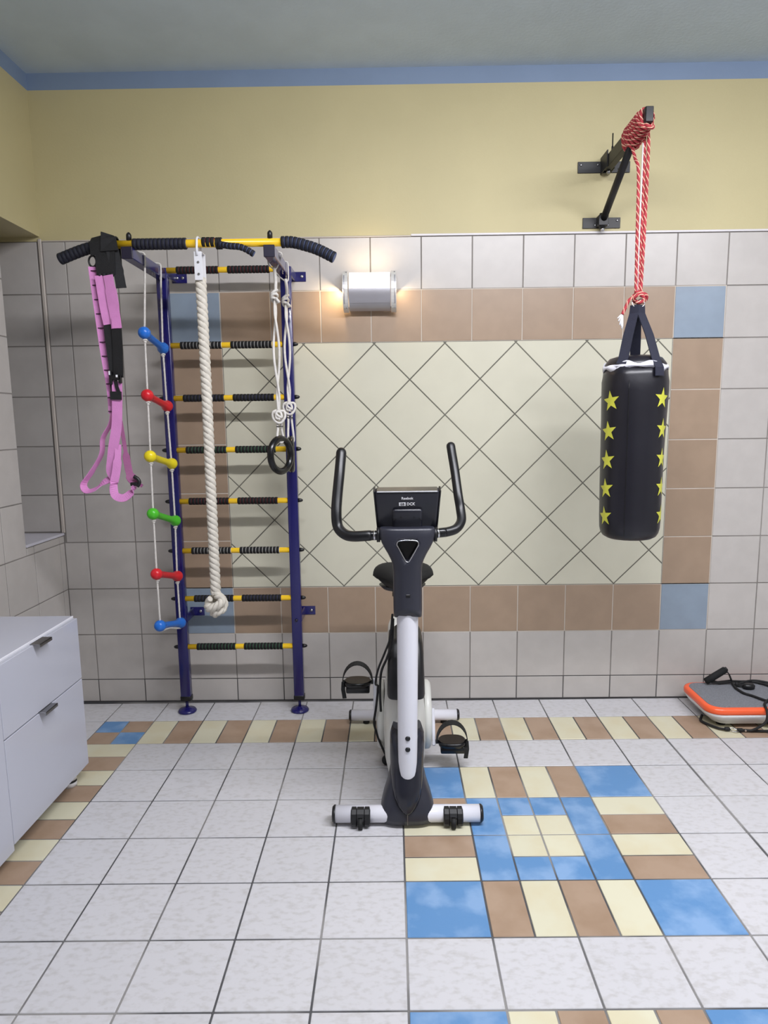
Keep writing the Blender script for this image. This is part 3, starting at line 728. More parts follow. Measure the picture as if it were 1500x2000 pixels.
# ------------------------------------------------------------------ gymnastic rings
def ring_thing(x, y, ztop, zk1, zk2, zr, yaw, lab):
    t = empty('gymnastic_ring', (x, y, zr - .09), lab, 'gymnastic ring', 'pair of rings on the right ladder arm')
    R = Matrix.Translation((x, y, zr)) @ Matrix.Rotation(yaw, 4, 'Z')
    MB().tube([R @ V((math.cos(a) * .0735, 0, math.sin(a) * .0735)) for a in [2 * math.pi * k / 40 for k in range(40)]], .0152, 14, closed=True).build('ring', MT['blackgloss'], t)
    ax = -1.898
    c = MB()
    # loop over the arm, then the two falling strands that wind about each other
    up = smooth([V((x, y, ztop)), V((ax - .030, y, 2.165)), V((ax - .027, y, 2.206)), V((ax - .006, y, 2.2145)), V((ax + .020, y, 2.2125)), V((ax + .029, y, 2.20)), V((x + .012, y, ztop + .01)), V((x, y, ztop))], 5)
    c.tube(up, .0030, 6)
    c.tube(smooth([V((x, y, ztop + .012)), V((x + .004, y, (ztop + zk1) / 2)), V((x, y, zk1))], 5), .0072, 8)
    n = 40; A, B = [], []
    for i in range(n + 1):
        f = i / n; z = zk1 - .01 + (zk2 - zk1 + .02) * f; ph = f * 7.2
        env = .0075 * min(1, 6 * f, 6 * (1 - f) + .2)
        A.append(V((x - .002 + math.cos(ph) * env - .006 * math.sin(f * 3.1), y + math.sin(ph) * .008, z)))
        B.append(V((x - .002 - math.cos(ph) * env + .004 * math.sin(f * 3.1), y - math.sin(ph) * .008, z)))
    c.tube(A, .0056, 8); c.tube(B, .0056, 8)
    # tails down to the ring, through it
    rt = R @ V((0, 0, .0735))
    c.tube(smooth([V((x - .012, y, zk2 - .02)), V((x - .008, y - .004, zk2 - .06)), rt + V((-.010, -.016, .012)), rt + V((-.004, -.015, -.010)), rt + V((.006, 0, -.0165)), rt + V((.012, .014, .0)), V((x + .006, y + .006, zk2 - .06)), V((x + .010, y, zk2 - .02))], 5), .0056, 8)
    c.build('cord', MT['ropec'], t)
    k1 = MB()
    for q, (cz_, rr_) in enumerate(((zk1 + .012, .0125), (zk1 - .006, .0135), (zk1 - .022, .0115))):
        k1.tube([V((x + math.cos(a) * rr_ - .004, y + math.sin(a) * rr_, cz_ + math.cos(a + q) * .009)) for a in [2 * math.pi * i / 14 for i in range(14)]], .0060, 7, closed=True)
    k1.tube([V((x + .004, y - .012, zk1 - .015)), V((x + .020, y - .014, zk1 - .034))], .006, 8)
    k1.build('knot', MT['ropec'], t)
    k2 = MB()
    k2.tube(smooth([V((x + p[0], y + p[1], zk2 + p[2])) for p in ((-.004, 0, .020), (-.026, -.004, .012), (-.028, -.006, -.012), (-.010, -.010, -.034), (.010, -.010, -.034), (.026, -.006, -.010), (.022, -.004, .014), (.004, -.012, .016))], 5, True), .0058, 8, closed=True)
    k2.tube(smooth([V((x + p[0], y + p[1], zk2 + p[2])) for p in ((-.018, -.010, .010), (-.004, -.018, -.004), (.012, -.016, -.012), (.008, -.012, .008), (-.008, -.016, .012), (-.012, -.014, -.014), (.006, -.018, -.02))], 5), .0058, 8)
    k2.build('knot', MT['ropec'], t)
    MB().tube([V((x + math.cos(a) * .014, y + math.sin(a) * .009 - .002, zk2 - .052)) for a in [2 * math.pi * i / 16 for i in range(16)]], .0022, 6, closed=True).build('cable_tie', MT['black'], t)
ring_thing(-1.903, -.42, 2.140, 2.035, 1.520, 1.340, math.radians(62), 'black gymnastic ring turned broadside, nearer of the two on white cords')
ring_thing(-1.882, -.245, 2.125, 2.045, 1.560, 1.336, math.radians(97), 'black gymnastic ring seen edge-on beside the right ladder post')

# ------------------------------------------------------------------ pink suspension trainer on the left end of the bar
su = empty('suspension_strap', (-2.58, -.55, 1.18), 'pink and black suspension training straps draped over the left end of the bar', 'exercise strap')
yq = -.575
def r2(pts, y=yq): return [V((p[0], y if len(p) < 3 else p[2], p[1])) for p in pts]
cov = MB()
over = [V((-2.574, BY + math.cos(t) * .034, BZ - .002 + math.sin(t) * .031)) for t in [math.pi * k / 12 for k in range(13)]]
cov.ribbon([V((-2.574, BY + .036, 2.12))] + over + [V((-2.574, BY - .040, 2.19)), V((-2.574, BY - .044, 2.14)), V((-2.573, yq, 2.096))], [.075] * 14 + [.080, .080, .077], (1, 0, 0), .006)
cov.ribbon([V((-2.606, BY + .03, 2.20)), V((-2.606, BY + .012, 2.252)), V((-2.606, BY - .02, 2.252)), V((-2.606, BY - .040, 2.225)), V((-2.604, BY - .042, 2.175))], .058, (1, 0, .25), .006)
cov.ribbon([V((-2.570, BY + .01, 2.256)), V((-2.568, BY - .02, 2.262)), V((-2.556, BY - .040, 2.240)), V((-2.552, BY - .046, 2.19))], [.05, .05, .06, .07], (1, 0, -.35), .007)
for k in range(4): cov.ball((-2.600 + k * .0175, yq, 2.096), .0085, seg=8)
cov.build('cover', MT['web'], su)
MB().ribbon(smooth(r2([(-2.545, 2.20), (-2.536, 2.15), (-2.524, 2.10), (-2.517, 2.045)], yq + .008), 4), [.05] * 4 + [.046] * 4 + [.040] * 4 + [.042], (1, .3, 0), .006).build('flap', MT['web'], su)
MB().tube([V((-2.634 + math.cos(a) * .016, yq + .02, 2.155 + math.sin(a) * .022)) for a in [2 * math.pi * i / 18 for i in range(18)]], .0042, 7, closed=True).build('d_ring', MT['black'], su)
sB = smooth(r2([(-2.628, 2.132), (-2.624, 2.051), (-2.618, 1.95), (-2.613, 1.86), (-2.606, 1.76), (-2.596, 1.66), (-2.594, 1.58), (-2.596, 1.53)], yq + .016), 4)
o = MB().ribbon(sB, [.046 - .018 * i / len(sB) for i in range(len(sB))], (1, .45, 0), .003).build('strap', MT['pink'], su)
for i in range(11):
    z = 2.115 - i * .0575; j = min(range(len(sB)), key=lambda q: abs(sB[q].z - z)); p = sB[j]
    MB().box(p.x - .013, p.x + .013, p.y - .0085, p.y - .0035, z - .0018, z + .0018).build('mark', MT['stitch'], o)
sC = smooth(r2([(-2.602, 2.093), (-2.596, 2.03), (-2.588, 1.95), (-2.579, 1.897)], yq - .004), 4)
MB().ribbon(sC, [.034] * len(sC), (1, .15, 0), .004).build('strap', MT['pink'], su)
sD = smooth(r2([(-2.562, 2.093), (-2.554, 2.03), (-2.546, 1.95), (-2.541, 1.880)], yq - .010), 4)
MB().ribbon(sD, [.040] * 4 + [.048] * 4 + [.044] * 5, (1, -.1, 0), .004).build('strap', MT['pink'], su)
MB().ribbon(r2([(-2.5405, 1.923), (-2.540, 1.880)], yq - .0145), .036, (1, 0, 0), .002).build('patch', MT['pink'], su)
MB().ribbon(smooth(r2([(-2.578, 1.902), (-2.576, 1.84), (-2.570, 1.76), (-2.566, 1.69)], yq + .0), 4), .040, (1, .15, 0), .006).build('strap', MT['web'], su)
MB().ribbon(smooth(r2([(-2.543, 1.886), (-2.543, 1.80), (-2.546, 1.73), (-2.548, 1.680)], yq - .008), 4), .042, (1, -.1, 0), .006).build('strap', MT['web'], su)
bk = MB(); bk.box(-2.578, -2.535, yq - .022, yq - .006, 1.668, 1.690, .003); bk.box(-2.584, -2.572, yq - .022, yq - .004, 1.650, 1.705, .003); bk.box(-2.545, -2.534, yq - .022, yq - .004, 1.655, 1.690, .003)
bko = bk.build('buckle', MT['blackgloss'], su)
MB().box(-2.582, -2.577, yq - .0245, yq - .021, 1.690, 1.706).build('reflector', MT['print_white'], bko)
MB().box(-2.553, -2.546, yq - .0245, yq - .021, 1.680, 1.690).build('reflector', MT['print_white'], bko)
MB().ribbon(r2([(-2.560, 1.668), (-2.556, 1.64), (-2.548, 1.615)], yq - .013), .014, (1, 0, 0), .004).build('tail', MT['web'], su)
MB().ribbon(r2([(-2.582, 1.668), (-2.580, 1.615)], yq - .004), .012, (1, 0, 0), .004).build('tail', MT['web'], su)
MB().ribbon(r2([(-2.562, 1.622), (-2.563, 1.588)], yq - .013), .046, (1, 0, 0), .010).build('keeper', MT['web'], su)
sE = smooth(r2([(-2.556, 1.665), (-2.560, 1.59), (-2.570, 1.48), (-2.588, 1.40), (-2.601, 1.33), (-2.606, 1.285), (-2.590, 1.255)], yq - .008), 5)
MB().ribbon(sE, [.042] * len(sE), (1, .1, .0), .0035).build('strap', MT['pink'], su)
# left foot loop
sF = smooth([V((-2.592, yq + .012, 1.53)), V((-2.608, yq + .02, 1.485)), V((-2.645, yq + .02, 1.425)), V((-2.655, yq + .02, 1.36)), V((-2.700, yq + .015, 1.285)), V((-2.733, yq, 1.232)), V((-2.713, yq - .02, 1.203)), V((-2.675, yq - .02, 1.212)), V((-2.640, yq - .01, 1.240)), V((-2.592, yq + .005, 1.262))], 5)
wd = []
for i in range(len(sF)):
    t = i / (len(sF) - 1); a = -.15 if t < .5 else (-.15 + (t - .5) * 2.6)
    wd.append(V((.35, 1.0 - .9 * max(0, t - .45), .75 * max(0, t - .45) * 2 + .05)))
MB().ribbon(sF, [.028] * 20 + [.034] * (len(sF) - 20), wd, .003).build('foot_loop', MT['pink'], su)
# right foot loop
sG = smooth([V((-2.560, yq + .012, 1.50)), V((-2.553, yq + .018, 1.40)), V((-2.546, yq + .018, 1.32)), V((-2.533, yq + .012, 1.262)), V((-2.505, yq + .0, 1.232))], 5)
MB().ribbon(sG, [.016] * 8 + [.030] * 7 + [.042] * (len(sG) - 15), (1, .5, .1), .003).build('strap', MT['pinkd'], su)
sH = smooth([V((-2.572, yq - .002, 1.40)), V((-2.574, yq - .012, 1.34)), V((-2.584, yq - .018, 1.275)), V((-2.597, yq - .02, 1.222)), V((-2.590, yq - .022, 1.182)), V((-2.556, yq - .02, 1.172)), V((-2.525, yq - .012, 1.195)), V((-2.512, yq - .006, 1.222))], 5)
MB().ribbon(sH, [.026] * 6 + [.034] * (len(sH) - 6), [V((1, .3, .15)) if i < 14 else V((.45, .4, 1)) for i in range(len(sH))], .003).build('foot_loop', MT['pink'], su)
MB().ribbon(smooth(r2([(-2.573, 1.42), (-2.577, 1.37), (-2.582, 1.33), (-2.585, 1.295)], yq + .004), 4), [.006] * 4 + [.016] * 5 + [.018] * 4, (1, .3, 0), .004).build('pad', MT['web'], su)
cl = MB(); cl.box(-2.528, -2.498, yq - .014, yq + .004, 1.222, 1.238, .003); cl.tube(smooth(r2([(-2.512, 1.262), (-2.496, 1.252), (-2.490, 1.235), (-2.500, 1.220)], yq - .006), 4), .0085, 8)
cl.build('clip', MT['black'], su)
MB().ribbon(r2([(-2.496, 1.235), (-2.478, 1.220)], yq - .006), .014, (.5, 0, 1), .003).build('strap_end', MT['pinkd'], su)

# ------------------------------------------------------------------ wall bracket for the punching bag
AX, AZ = -.366, 2.676
br = empty('bag_bracket', (AX, 0, 2.4), 'black steel wall bracket with arm and strut screwed to the yellow wall', 'bracket')
def plate(x0, x1, z0, z1, sk, screws):
    o = MB().box(x0, x1, -.006, -.0005, z0, z1, .001).build('wall_plate', MT['blackmetal'], br); o.rotation_euler = (0, sk, 0)
    for x, z in screws: MB().tube([(x, -.006, z), (x, -.009, z), (x, -.010, z)], [.006, .005, .002], 10).build('screw', MT['steel'], o)
plate(-.497, -.247, 2.654, 2.705, 0, ((-.482, 2.690), (-.402, 2.690), (-.300, 2.670)))
plate(-.466, -.284, 2.401, 2.450, 0, ((-.300, 2.436), (-.406, 2.415), (-.345, 2.415)))
MB().box(AX - .017, AX + .017, -.585, -.055, AZ - .030, AZ + .030, .003).build('arm', MT['blackmetal'], br)
MB().box(AX - .0155, AX + .0155, -.590, -.583, AZ - .0285, AZ + .0285, .002).build('end_plug', MT['blackgloss'], br)
h = MB(); h.box(AX - .023, AX - .0175, -.11, -.004, AZ - .030, AZ + .045, .001); h.box(AX + .0175, AX + .023, -.09, -.004, AZ - .030, AZ + .030, .001)
h.build('hinge', MT['blackmetal'], br)
MB().tube([(AX, -.06, 2.63), (AX, -.06, 2.638), (AX, -.06, 2.65)], [.007, .010, .010], 10).build('nut', MT['steel'], br)
MB().tube([(AX + .008, -.085, 2.70), (AX + .008, -.085, 2.742), (AX + .008, -.085, 2.745), (AX + .008, -.085, 2.800)], [.0055, .005, .0030, .0028], 10).build('pin', MT['blackmetal'], br)
MB().tube([(AX - .010, -.035, 2.432), (AX, -.40, 2.648)], .0165, 14).build('strut', MT['blackmetal'], br)
h = MB(); h.cyl((AX - .012, -.03, 2.395), (AX - .012, -.03, 2.462), .015, 14); h.box(AX - .035, AX + .012, -.05, -.004, 2.404, 2.452, .002); h.build('hinge', MT['blackmetal'], br)
MB().tube([(AX - .010, -.03, 2.380), (AX - .010, -.03, 2.386), (AX - .010, -.03, 2.396)], [.004, .010, .010], 10).build('nut', MT['chrome'], br)

# ------------------------------------------------------------------ red rope
ro = empty('hanging_rope', (AX, -.5, 1.99), 'red rope with pale flecks wound on the bracket arm, holding up the bag', 'rope')
FLK = [0, 0, 0, 1]
def fleck(mb, P, r, pitch=.062):
    P = resample(P, .006)
    mb.tube(P, r * .86, 8, mi=0)
    return twist(mb, P, r, pitch, 2, 5, step=.006, rr=r * .30, mids=[1, 1])
wr = MB()
pts = []
ny = 15
for i in range(ny * 12 + 1):
    f = i / (ny * 12); a = 2 * math.pi * i / 12; y = -.565 + .235 * f
    rx, rz = .0225 + .003 * math.sin(f * 9), .037 + .003 * math.sin(f * 13) + (.030 * max(0, f - .45) if math.sin(a) < 0 else 0)
    pts.append(V((AX + rx * math.copysign(abs(math.cos(a)) ** .8, math.cos(a)), y + .016 * math.sin(a), AZ + rz * math.copysign(abs(math.sin(a)) ** .8, math.sin(a)))))
fleck(wr, pts, .0078)
pts = []
for i in range(7 * 12 + 1):
    f = i / (7 * 12); a = 2 * math.pi * i / 12; y = -.545 + .17 * f
    pts.append(V((AX + .031 * math.cos(a), y + .045 * math.sin(a), AZ + (.045 + (.025 * f if math.sin(a) < 0 else 0)) * math.sin(a))))
fleck(wr, pts, .0078)
fleck(wr, smooth([V((AX - .018, -.56, AZ - .02)), V((AX + .004, -.585, AZ - .048)), V((AX + .024, -.565, AZ - .040)), V((AX + .026, -.53, AZ - .01))], 6), .008)
wr.build('winding', [MT['red_rope'], MT['red_fleck']], ro)
hg = MB()
for pts in ([(AX + .020, -.515, 2.66), (AX + .028, -.510, 2.60), (-.336, -.505, 2.50), (-.336, -.500, 2.30), (-.342, -.500, 2.00)],
            [(AX + .018, -.49, 2.66), (AX + .018, -.495, 2.58), (-.346, -.495, 2.48), (-.346, -.492, 2.25), (-.350, -.494, 2.0)],
            [(AX - .012, -.43, 2.61), (AX - .008, -.46, 2.555), (-.371, -.497, 2.49), (-.368, -.502, 2.25), (-.363, -.500, 2.0)]):
    fleck(hg, smooth(pts, 6), .0074)
hg.build('strand', [MT['red_rope'], MT['red_fleck']], ro)
MB().tube([V((-.356, -.497, 2.60)), V((-.357, -.498, 2.25)), V((-.356, -.498, 2.0))], .0032, 8).build('white_cord', MT['label'], ro)
kn = MB(); kc = V((-.354, -.505, 1.992))
fleck(kn, smooth([kc + V(p) for p in ((-.012, 0, .02), (.010, -.012, .012), (.030, -.010, .006), (.034, .004, -.012), (.014, .010, -.022), (-.010, .006, -.018), (-.020, -.012, -.004), (.0, -.020, .006), (.020, -.018, -.010), (.008, -.014, -.024), (-.014, -.010, -.022))], 6), .0085)
fleck(kn, smooth([kc + V(p) for p in ((.02, .0, .01), (.010, .012, .02), (-.012, .012, .010), (-.026, -.002, -.004), (-.040, -.006, -.014), (-.052, -.006, -.040), (-.066, -.006, -.072))], 6), .0078)
kn.build('knot', [MT['red_rope'], MT['red_fleck']], ro)
fr = MB()
for dx, dz in ((-.016, -.03), (-.010, -.045), (-.004, -.050), (.003, -.055), (.0, -.062), (-.020, -.018)):
    p = kc + V((-.066, -.006, -.070)); fr.tube(smooth([p, p + V((dx * .5, -.003, dz * .4)), p + V((dx, -.002, dz))], 4), .0028, 6)
fr.build('frayed_end', MT['label'], ro)

# ------------------------------------------------------------------ punching bag
GX, GY = -.352, -.500
pbg = empty('punching_bag', (GX, GY, .955), 'black punching bag with two columns of yellow stars hanging from red rope', 'punching bag')
prof = [(.958, .02), (.957, .060), (.962, .095), (.972, .112), (.988, .122), (1.01, .1275), (1.06, .1295), (1.2, .1305), (1.35, .132), (1.5, .1355), (1.60, .1385), (1.64, .1385), (1.665, .134), (1.700, .131)]
bgm = MB(); rings = []
for z, r in prof:
    ring = []
    for j in range(48):
        a = 2 * math.pi * j / 48
        k = 1 + .010 * math.sin(3 * a + z * 9) + .006 * math.sin(7 * a + 2 + z * 5)
        if z < 1.02: k += .014 * math.sin(20 * a) * (1.02 - z) / .06 * .6
        if z > 1.58: k += .022 * math.sin(5 * a + 1) * (z - 1.58) / .12
        ring.append(V((GX + r * k * math.cos(a), GY + r * k * math.sin(a), z)))
    rings.append(ring)
bgm.loft(rings)
bgo = bgm.build('body', MT['bag'], pbg)
def br_(a, z):
    for (z0, r0), (z1, r1) in zip(prof, prof[1:]):
        if z0 <= z <= z1 and z1 > z0:
            r = r0 + (r1 - r0) * (z - z0) / (z1 - z0); return r * (1 + .010 * math.sin(3 * a + z * 9) + .006 * math.sin(7 * a + 2 + z * 5) + (.022 * math.sin(5 * a + 1) * (z - 1.58) / .12 if z > 1.58 else 0))
    return .13
sm = MB()
sp = [V((GX + (br_(-2.05, z) + .0008) * math.cos(-2.05), GY + (br_(-2.05, z) + .0008) * math.sin(-2.05), z)) for z in [.985 + .0345 * k for k in range(20)]]
sm.tube(sp, .0016, 5).build('seam', MT['black'], bgo)
# stars printed on the vinyl: a flat print that follows the curve
def star(th, z, tilt, R=.0455):
    P = []
    for q in range(10):
        rr_ = R if q % 2 == 0 else R * .40; a = math.pi / 2 + q * math.pi / 5 + tilt
        P.append((rr_ * math.cos(a), rr_ * math.sin(a)))
    bm = bmesh.new(); c = bm.verts.new((0, 0, 0)); vs = [bm.verts.new((x, 0, y)) for x, y in P]
    for q in range(10): bm.faces.new((c, vs[q], vs[(q + 1) % 10]))
    bmesh.ops.subdivide_edges(bm, edges=bm.edges[:], cuts=3, use_grid_fill=True)
    for v in bm.verts:
        zz = z + v.co.z; a = th + v.co.x / .134; r = br_(a, zz) + .0009
        v.co = V((GX + r * math.cos(a), GY + r * math.sin(a), zz))
    MB().bm(bm, 0, True).build('star', MT['star'], bgo)
zs = [1.560, 1.433, 1.310, 1.187, 1.066]
for k, z in enumerate(zs):
    star(-math.radians(108.8) - math.radians(43 + [0, 5, 7, 8, 9][k]), z - .002, .12)
    star(-math.radians(108.8) + math.radians([55, 62, 65, 68, 73][k]), z + .006, -.05)
# top: lid, white lining band, straps, ring
MB().loft([ell(GX, GY, 1.690, .128, .128, 36), ell(GX, GY, 1.715, .126, .126, 36), ell(GX, GY, 1.738, .108, .108, 36), ell(GX, GY, 1.748, .075, .075, 36), ell(GX, GY, 1.750, .02, .02, 36)]).build('lid', MT['bag'], bgo)
bd = []
for j in range(72):
    a = 2 * math.pi * j / 72; bd.append(V((GX + .1325 * math.cos(a), GY + .1325 * math.sin(a), 1.700 + .006 * math.sin(3 * a + .6) + .004 * math.sin(8 * a))))
rb = MB()
vs = []
for j, p in enumerate(bd):
    a = 2 * math.pi * j / 72; wv = .0135 + .005 * math.sin(5 * a + 1) + .002 * math.sin(11 * a)
    n = V((math.cos(a), math.sin(a), 0))
    vs += [p + V((0, 0, -wv)), p + n * .003 + V((0, 0, 0)), p + V((0, 0, wv)) - n * .002, p - n * .006]
rb.add(vs, [(4 * j + q, 4 * j + (q + 1) % 4, 4 * ((j + 1) % 72) + (q + 1) % 4, 4 * ((j + 1) % 72) + q) for j in range(72) for q in range(4)], 0, True)
rb.build('lining_band', MT['whiteband'], bgo)
top = V((GX - .002, GY - .002, 1.955))
for ang, w_, tx in ((-math.radians(134), .044, -.016), (-math.radians(68), .044, .014), (math.radians(72), .044, 0)):
    q_ = .1425 if tx > 0 else .134; e = V((GX + q_ * math.cos(ang), GY + q_ * math.sin(ang), 1.692)); e2 = e + V((0, 0, -.035)) + V((math.cos(ang), math.sin(ang), 0)) * .003
    t0 = top + V((tx, math.sin(ang) * .008, 0)); m1 = V((GX + .118 * math.cos(ang), GY + .122 * math.sin(ang), 1.728))
    MB().ribbon([t0 + V((0, 0, .004)), t0 + V((0, 0, -.03)), t0.lerp(m1, .55), m1] + ([e, e2] if tx > 0 else [e + V((0, 0, .018))]), [.034, .040, w_, w_, w_] + ([w_] if tx > 0 else []), (-math.sin(ang) if ang < 0 else 1, math.cos(ang) if ang < 0 else 0, 0), .004).build('strap', MT['webnavy'], pbg)
for dx, rx in ((-.014, .011), (.012, .014)):
    MB().tube([V((GX + dx + math.cos(a) * rx, GY - .004 + math.sin(a) * .004, 1.968 + math.sin(a) * .016)) for a in [2 * math.pi * i / 20 for i in range(20)]], .0026, 7, closed=True).build('hanging_ring', MT['chrome'], pbg)

# ------------------------------------------------------------------ wall lamp
LX0, LX1, LZ0, LZ1 = -1.632, -1.374, 2.018, 2.212
lamp = empty('wall_lamp', ((LX0 + LX1) / 2, 0, (LZ0 + LZ1) / 2), 'lit metal wall lamp with curved front on the grey tiles', 'lamp')
lc = (LZ0 + LZ1) / 2; hh = (LZ1 - LZ0) / 2
MB().box(LX0 + .02, LX1 - .02, -.030, -.0005, lc - .072, lc + .072, .003).build('back_box', MT['alu'], lamp)
def arcp(d, hz, n=18, y0=-.014): return [(y0 - d * math.cos(t) ** .8, lc + hz * math.sin(t)) for t in [-math.pi / 2 + math.pi * k / n for k in range(n + 1)]]
for x0, x1 in ((LX0, LX0 + .025), (LX1 - .025, LX1)):
    A = arcp(.098, hh, y0=-.016); B = arcp(.074, hh - .016, y0=-.016)
    ep = MB(); n = len(A)
    vs = [V((x, p[0], p[1])) for x in (x0, x1) for p in A] + [V((x, p[0], p[1])) for x in (x0, x1) for p in B]
    fs = []
    for i in range(n - 1):
        fs += [(i, i + 1, n + i + 1, n + i), (2 * n + i, 3 * n + i, 3 * n + i + 1, 2 * n + i + 1), (i, 2 * n + i, 2 * n + i + 1, i + 1), (n + i, n + i + 1, 3 * n + i + 1, 3 * n + i)]
    fs += [(0, n, 3 * n, 2 * n), (n - 1, 3 * n - 1, 4 * n - 1, 2 * n - 1)]
    ep.add(vs, fs)
    e = ep.build('end_bracket', MT['alulight'], lamp)
    for sg in (-1, 1):
        t = sg * 1.02; y = -.016 - .098 * math.cos(t) ** .8; z = lc + hh * math.sin(t)
        MB().ball(((x0 + x1) / 2 + .004, y, z), .0036, seg=8).build('screw', MT['steel'], e)
    xs = x0 + .007 if x0 < -1.5 else x1 - .007
    MB().ribbon([V((xs, -.0168 - .098 * math.cos(t) ** .8, lc + hh * math.sin(t))) for t in [-.75 + 1.5 * k / 14 for k in range(15)]], .005, (1, 0, 0), .001).build('slot', MT['alu'], e)
def shell(t0, t1, d, hz, th, x0, x1, n=14):
    O = [(-.014 - d * math.cos(t) ** .8, lc + hz * math.sin(t)) for t in [t0 + (t1 - t0) * k / n for k in range(n + 1)]]
    I = [(-.014 - (d - th) * math.cos(t) ** .8, lc + (hz - th) * math.sin(t)) for t in [t0 + (t1 - t0) * k / n for k in range(n + 1)]]
    return MB().prism(O + I[::-1], 'x', x0, x1)
shell(-1.45, -.75, .092, .093, .004, LX0 + .029, LX1 - .029).build('cover', MT['alu'], lamp)
shell(-.735, .03, .093, .094, .004, LX0 + .029, LX1 - .029).build('cover', MT['alu'], lamp)
shell(.045, 1.25, .090, .091, .005, LX0 + .030, LX1 - .030).build('diffuser', MT['glow'], lamp)
WARM = (1.0, 0.76, 0.46)
for nm, loc, rot, e in (('lamp_glow', (LX0 - .014, -.075, lc + .01), (0, math.radians(42), 0), 1.0), ('lamp_glow', (LX1 + .014, -.075, lc + .01), (0, math.radians(-42), 0), .32), ('lamp_glow', ((LX0 + LX1) / 2, -.085, LZ1 + .012), (math.radians(165), 0, 0), .34)):
    sx_, sy_ = (.05, .12) if abs(rot[1]) > .1 else (.2, .04)
    l = area(nm, loc, sx_, sy_, e, WARM, rot); l.parent = lamp; l.location = V(loc) - LOC[lamp.name]

# ------------------------------------------------------------------ white cabinet by the left wall
cb = empty('cabinet', (-2.9, -1.1, 0), 'white glossy low cabinet with two drawers against the left wall', 'cabinet')
CF = -2.700; YE = -1.98
c = MB(); c.box(-3.105, CF - .022, YE, -.812, .072, .682, .002); c.build('body', MT['cab'], cb)
tp = MB().box(-3.11, CF - .024, YE, -.790, .684, .706, .0015).build('top', MT['cab'], cb)
MB().box(CF - .0245, CF - .0215, YE, -.790, .686, .7065, .001).build('edge_band', MT['cabedge'], tp)
for z0, z1, hz in ((.4445, .700, .700), (.066, .4400, .4405)):
    d = MB().box(CF - .020, CF, -1.3735, -.802, z0, z1, .0015).build('drawer', MT['cab'], cb)
    hy0, hy1 = (-1.150, -1.060)
    hb_ = MB(); hb_.box(CF - .012, CF + .026, hy0, hy1, hz - .0005, hz + .0030, .001); hb_.box(CF + .0228, CF + .026, hy0, hy1, hz - .010, hz + .003, .001)
    hb_.build('handle', MT['steel'], d)
MB().box(CF - .020, CF, YE, -1.3765, .046, .700, .0015).build('end_panel', MT['cab'], cb)
for x in (-2.755, -3.05):
    for y in (-.868, -1.44, -1.93):
        l = MB().tube([(x, y, 0), (x, y, .020), (x, y, .022), (x, y, .028), (x, y, .030), (x, y, .072)], [.028, .029, .025, .025, .029, .029], 22, mids=[0, 1, 1, 1, 0]).build('leg', [MT['platew'], MT['rubber']], cb)

# ------------------------------------------------------------------ vibration plate
vp = empty('vibration_plate', (.38, -.225, 0), 'orange rimmed vibration plate with grey mat on the floor by the wall', 'vibration plate')
def rrect(x0, x1, y0, y1, r, z, n=8):
    out = []
    for cx_, cy_, a0 in ((x1 - r, y1 - r, 0), (x0 + r, y1 - r, 90), (x0 + r, y0 + r, 180), (x1 - r, y0 + r, 270)):
        for k in range(n + 1):
            a = math.radians(a0 + 90 * k / n); out.append(V((cx_ + r * math.cos(a), cy_ + r * math.sin(a), z)))
    return out
x0, x1, y0, y1 = .098, .66, -.408, -.050
MB().loft([rrect(x0 + .075, x1 - .075, y0 + .07, y1 - .06, .05, .014), rrect(x0 + .050, x1 - .050, y0 + .035, y1 - .035, .06, .022), rrect(x0 + .032, x1 - .032, y0 + .024, y1 - .026, .065, .042), rrect(x0 + .022, x1 - .022, y0 + .018, y1 - .02, .068, .046),
           rrect(x0 + .010, x1 - .010, y0 + .010, y1 - .012, .07, .062), rrect(x0 + .004, x1 - .004, y0 + .004, y1 - .006, .072, .078)]).build('base', MT['platew'], vp)
MB().loft([rrect(x0 + .004, x1 - .004, y0 + .004, y1 - .004, .072, .078), rrect(x0, x1, y0, y1, .075, .084), rrect(x0, x1, y0, y1, .075, .098), rrect(x0 + .003, x1 - .003, y0 + .003, y1 - .003, .074, .106), rrect(x0 + .012, x1 - .012, y0 + .012, y1 - .012, .07, .110), rrect(x0 + .022, x1 - .022, y0 + .022, y1 - .022, .062, .110)]).build('rim', MT['orange'], vp)
MB().loft([rrect(x0 + .022, x1 - .022, y0 + .022, y1 - .022, .06, .108), rrect(x0 + .023, x1 - .023, y0 + .023, y1 - .023, .06, .1125)]).build('mat', MT['mat_grey'], vp)
for x in (x0 + .10, x1 - .10):
    for y in (y0 + .09, y1 - .09): MB().cyl((x, y, 0), (x, y, .016), .022, 14).build('foot', MT['rubber'], vp)
MB().box(.385, .41, y0 + .014, y0 + .04, .026, .058, .003).build('socket', MT['black'], vp)
# two resistance bands lying on it
rb1 = empty('resistance_band', (.30, -.11, .112), 'black resistance band, its foam handle propped on the plate rim', 'resistance band', 'resistance bands on the vibration plate')
ha, hb1 = V((.214, -.105, .132)), V((.318, -.085, .186))
dh = (hb1 - ha).normalized()
MB().tube([ha - dh * .002, ha, ha.lerp(hb1, .5), hb1, hb1 + dh * .001], [.010, .0175, .0180, .0175, .010], 18).build('handle', MT['foam'], rb1)
MB().tube([hb1 + dh * .001, hb1 + dh * .010], .012, 12).build('handle_plug', MT['black'], rb1)
ap = V((.352, -.095, .128))
wb_ = MB(); wb_.ribbon([hb1 + dh * .004, hb1.lerp(ap, .5) + V((.004, 0, .006)), ap], .024, (0, 1, .2), .004); wb_.ribbon([ha.lerp(hb1, .06), ha.lerp(ap, .5) + V((0, 0, -.008)), ap], .022, (0, 1, .3), .004)
wb_.build('handle_strap', MT['web'], rb1)
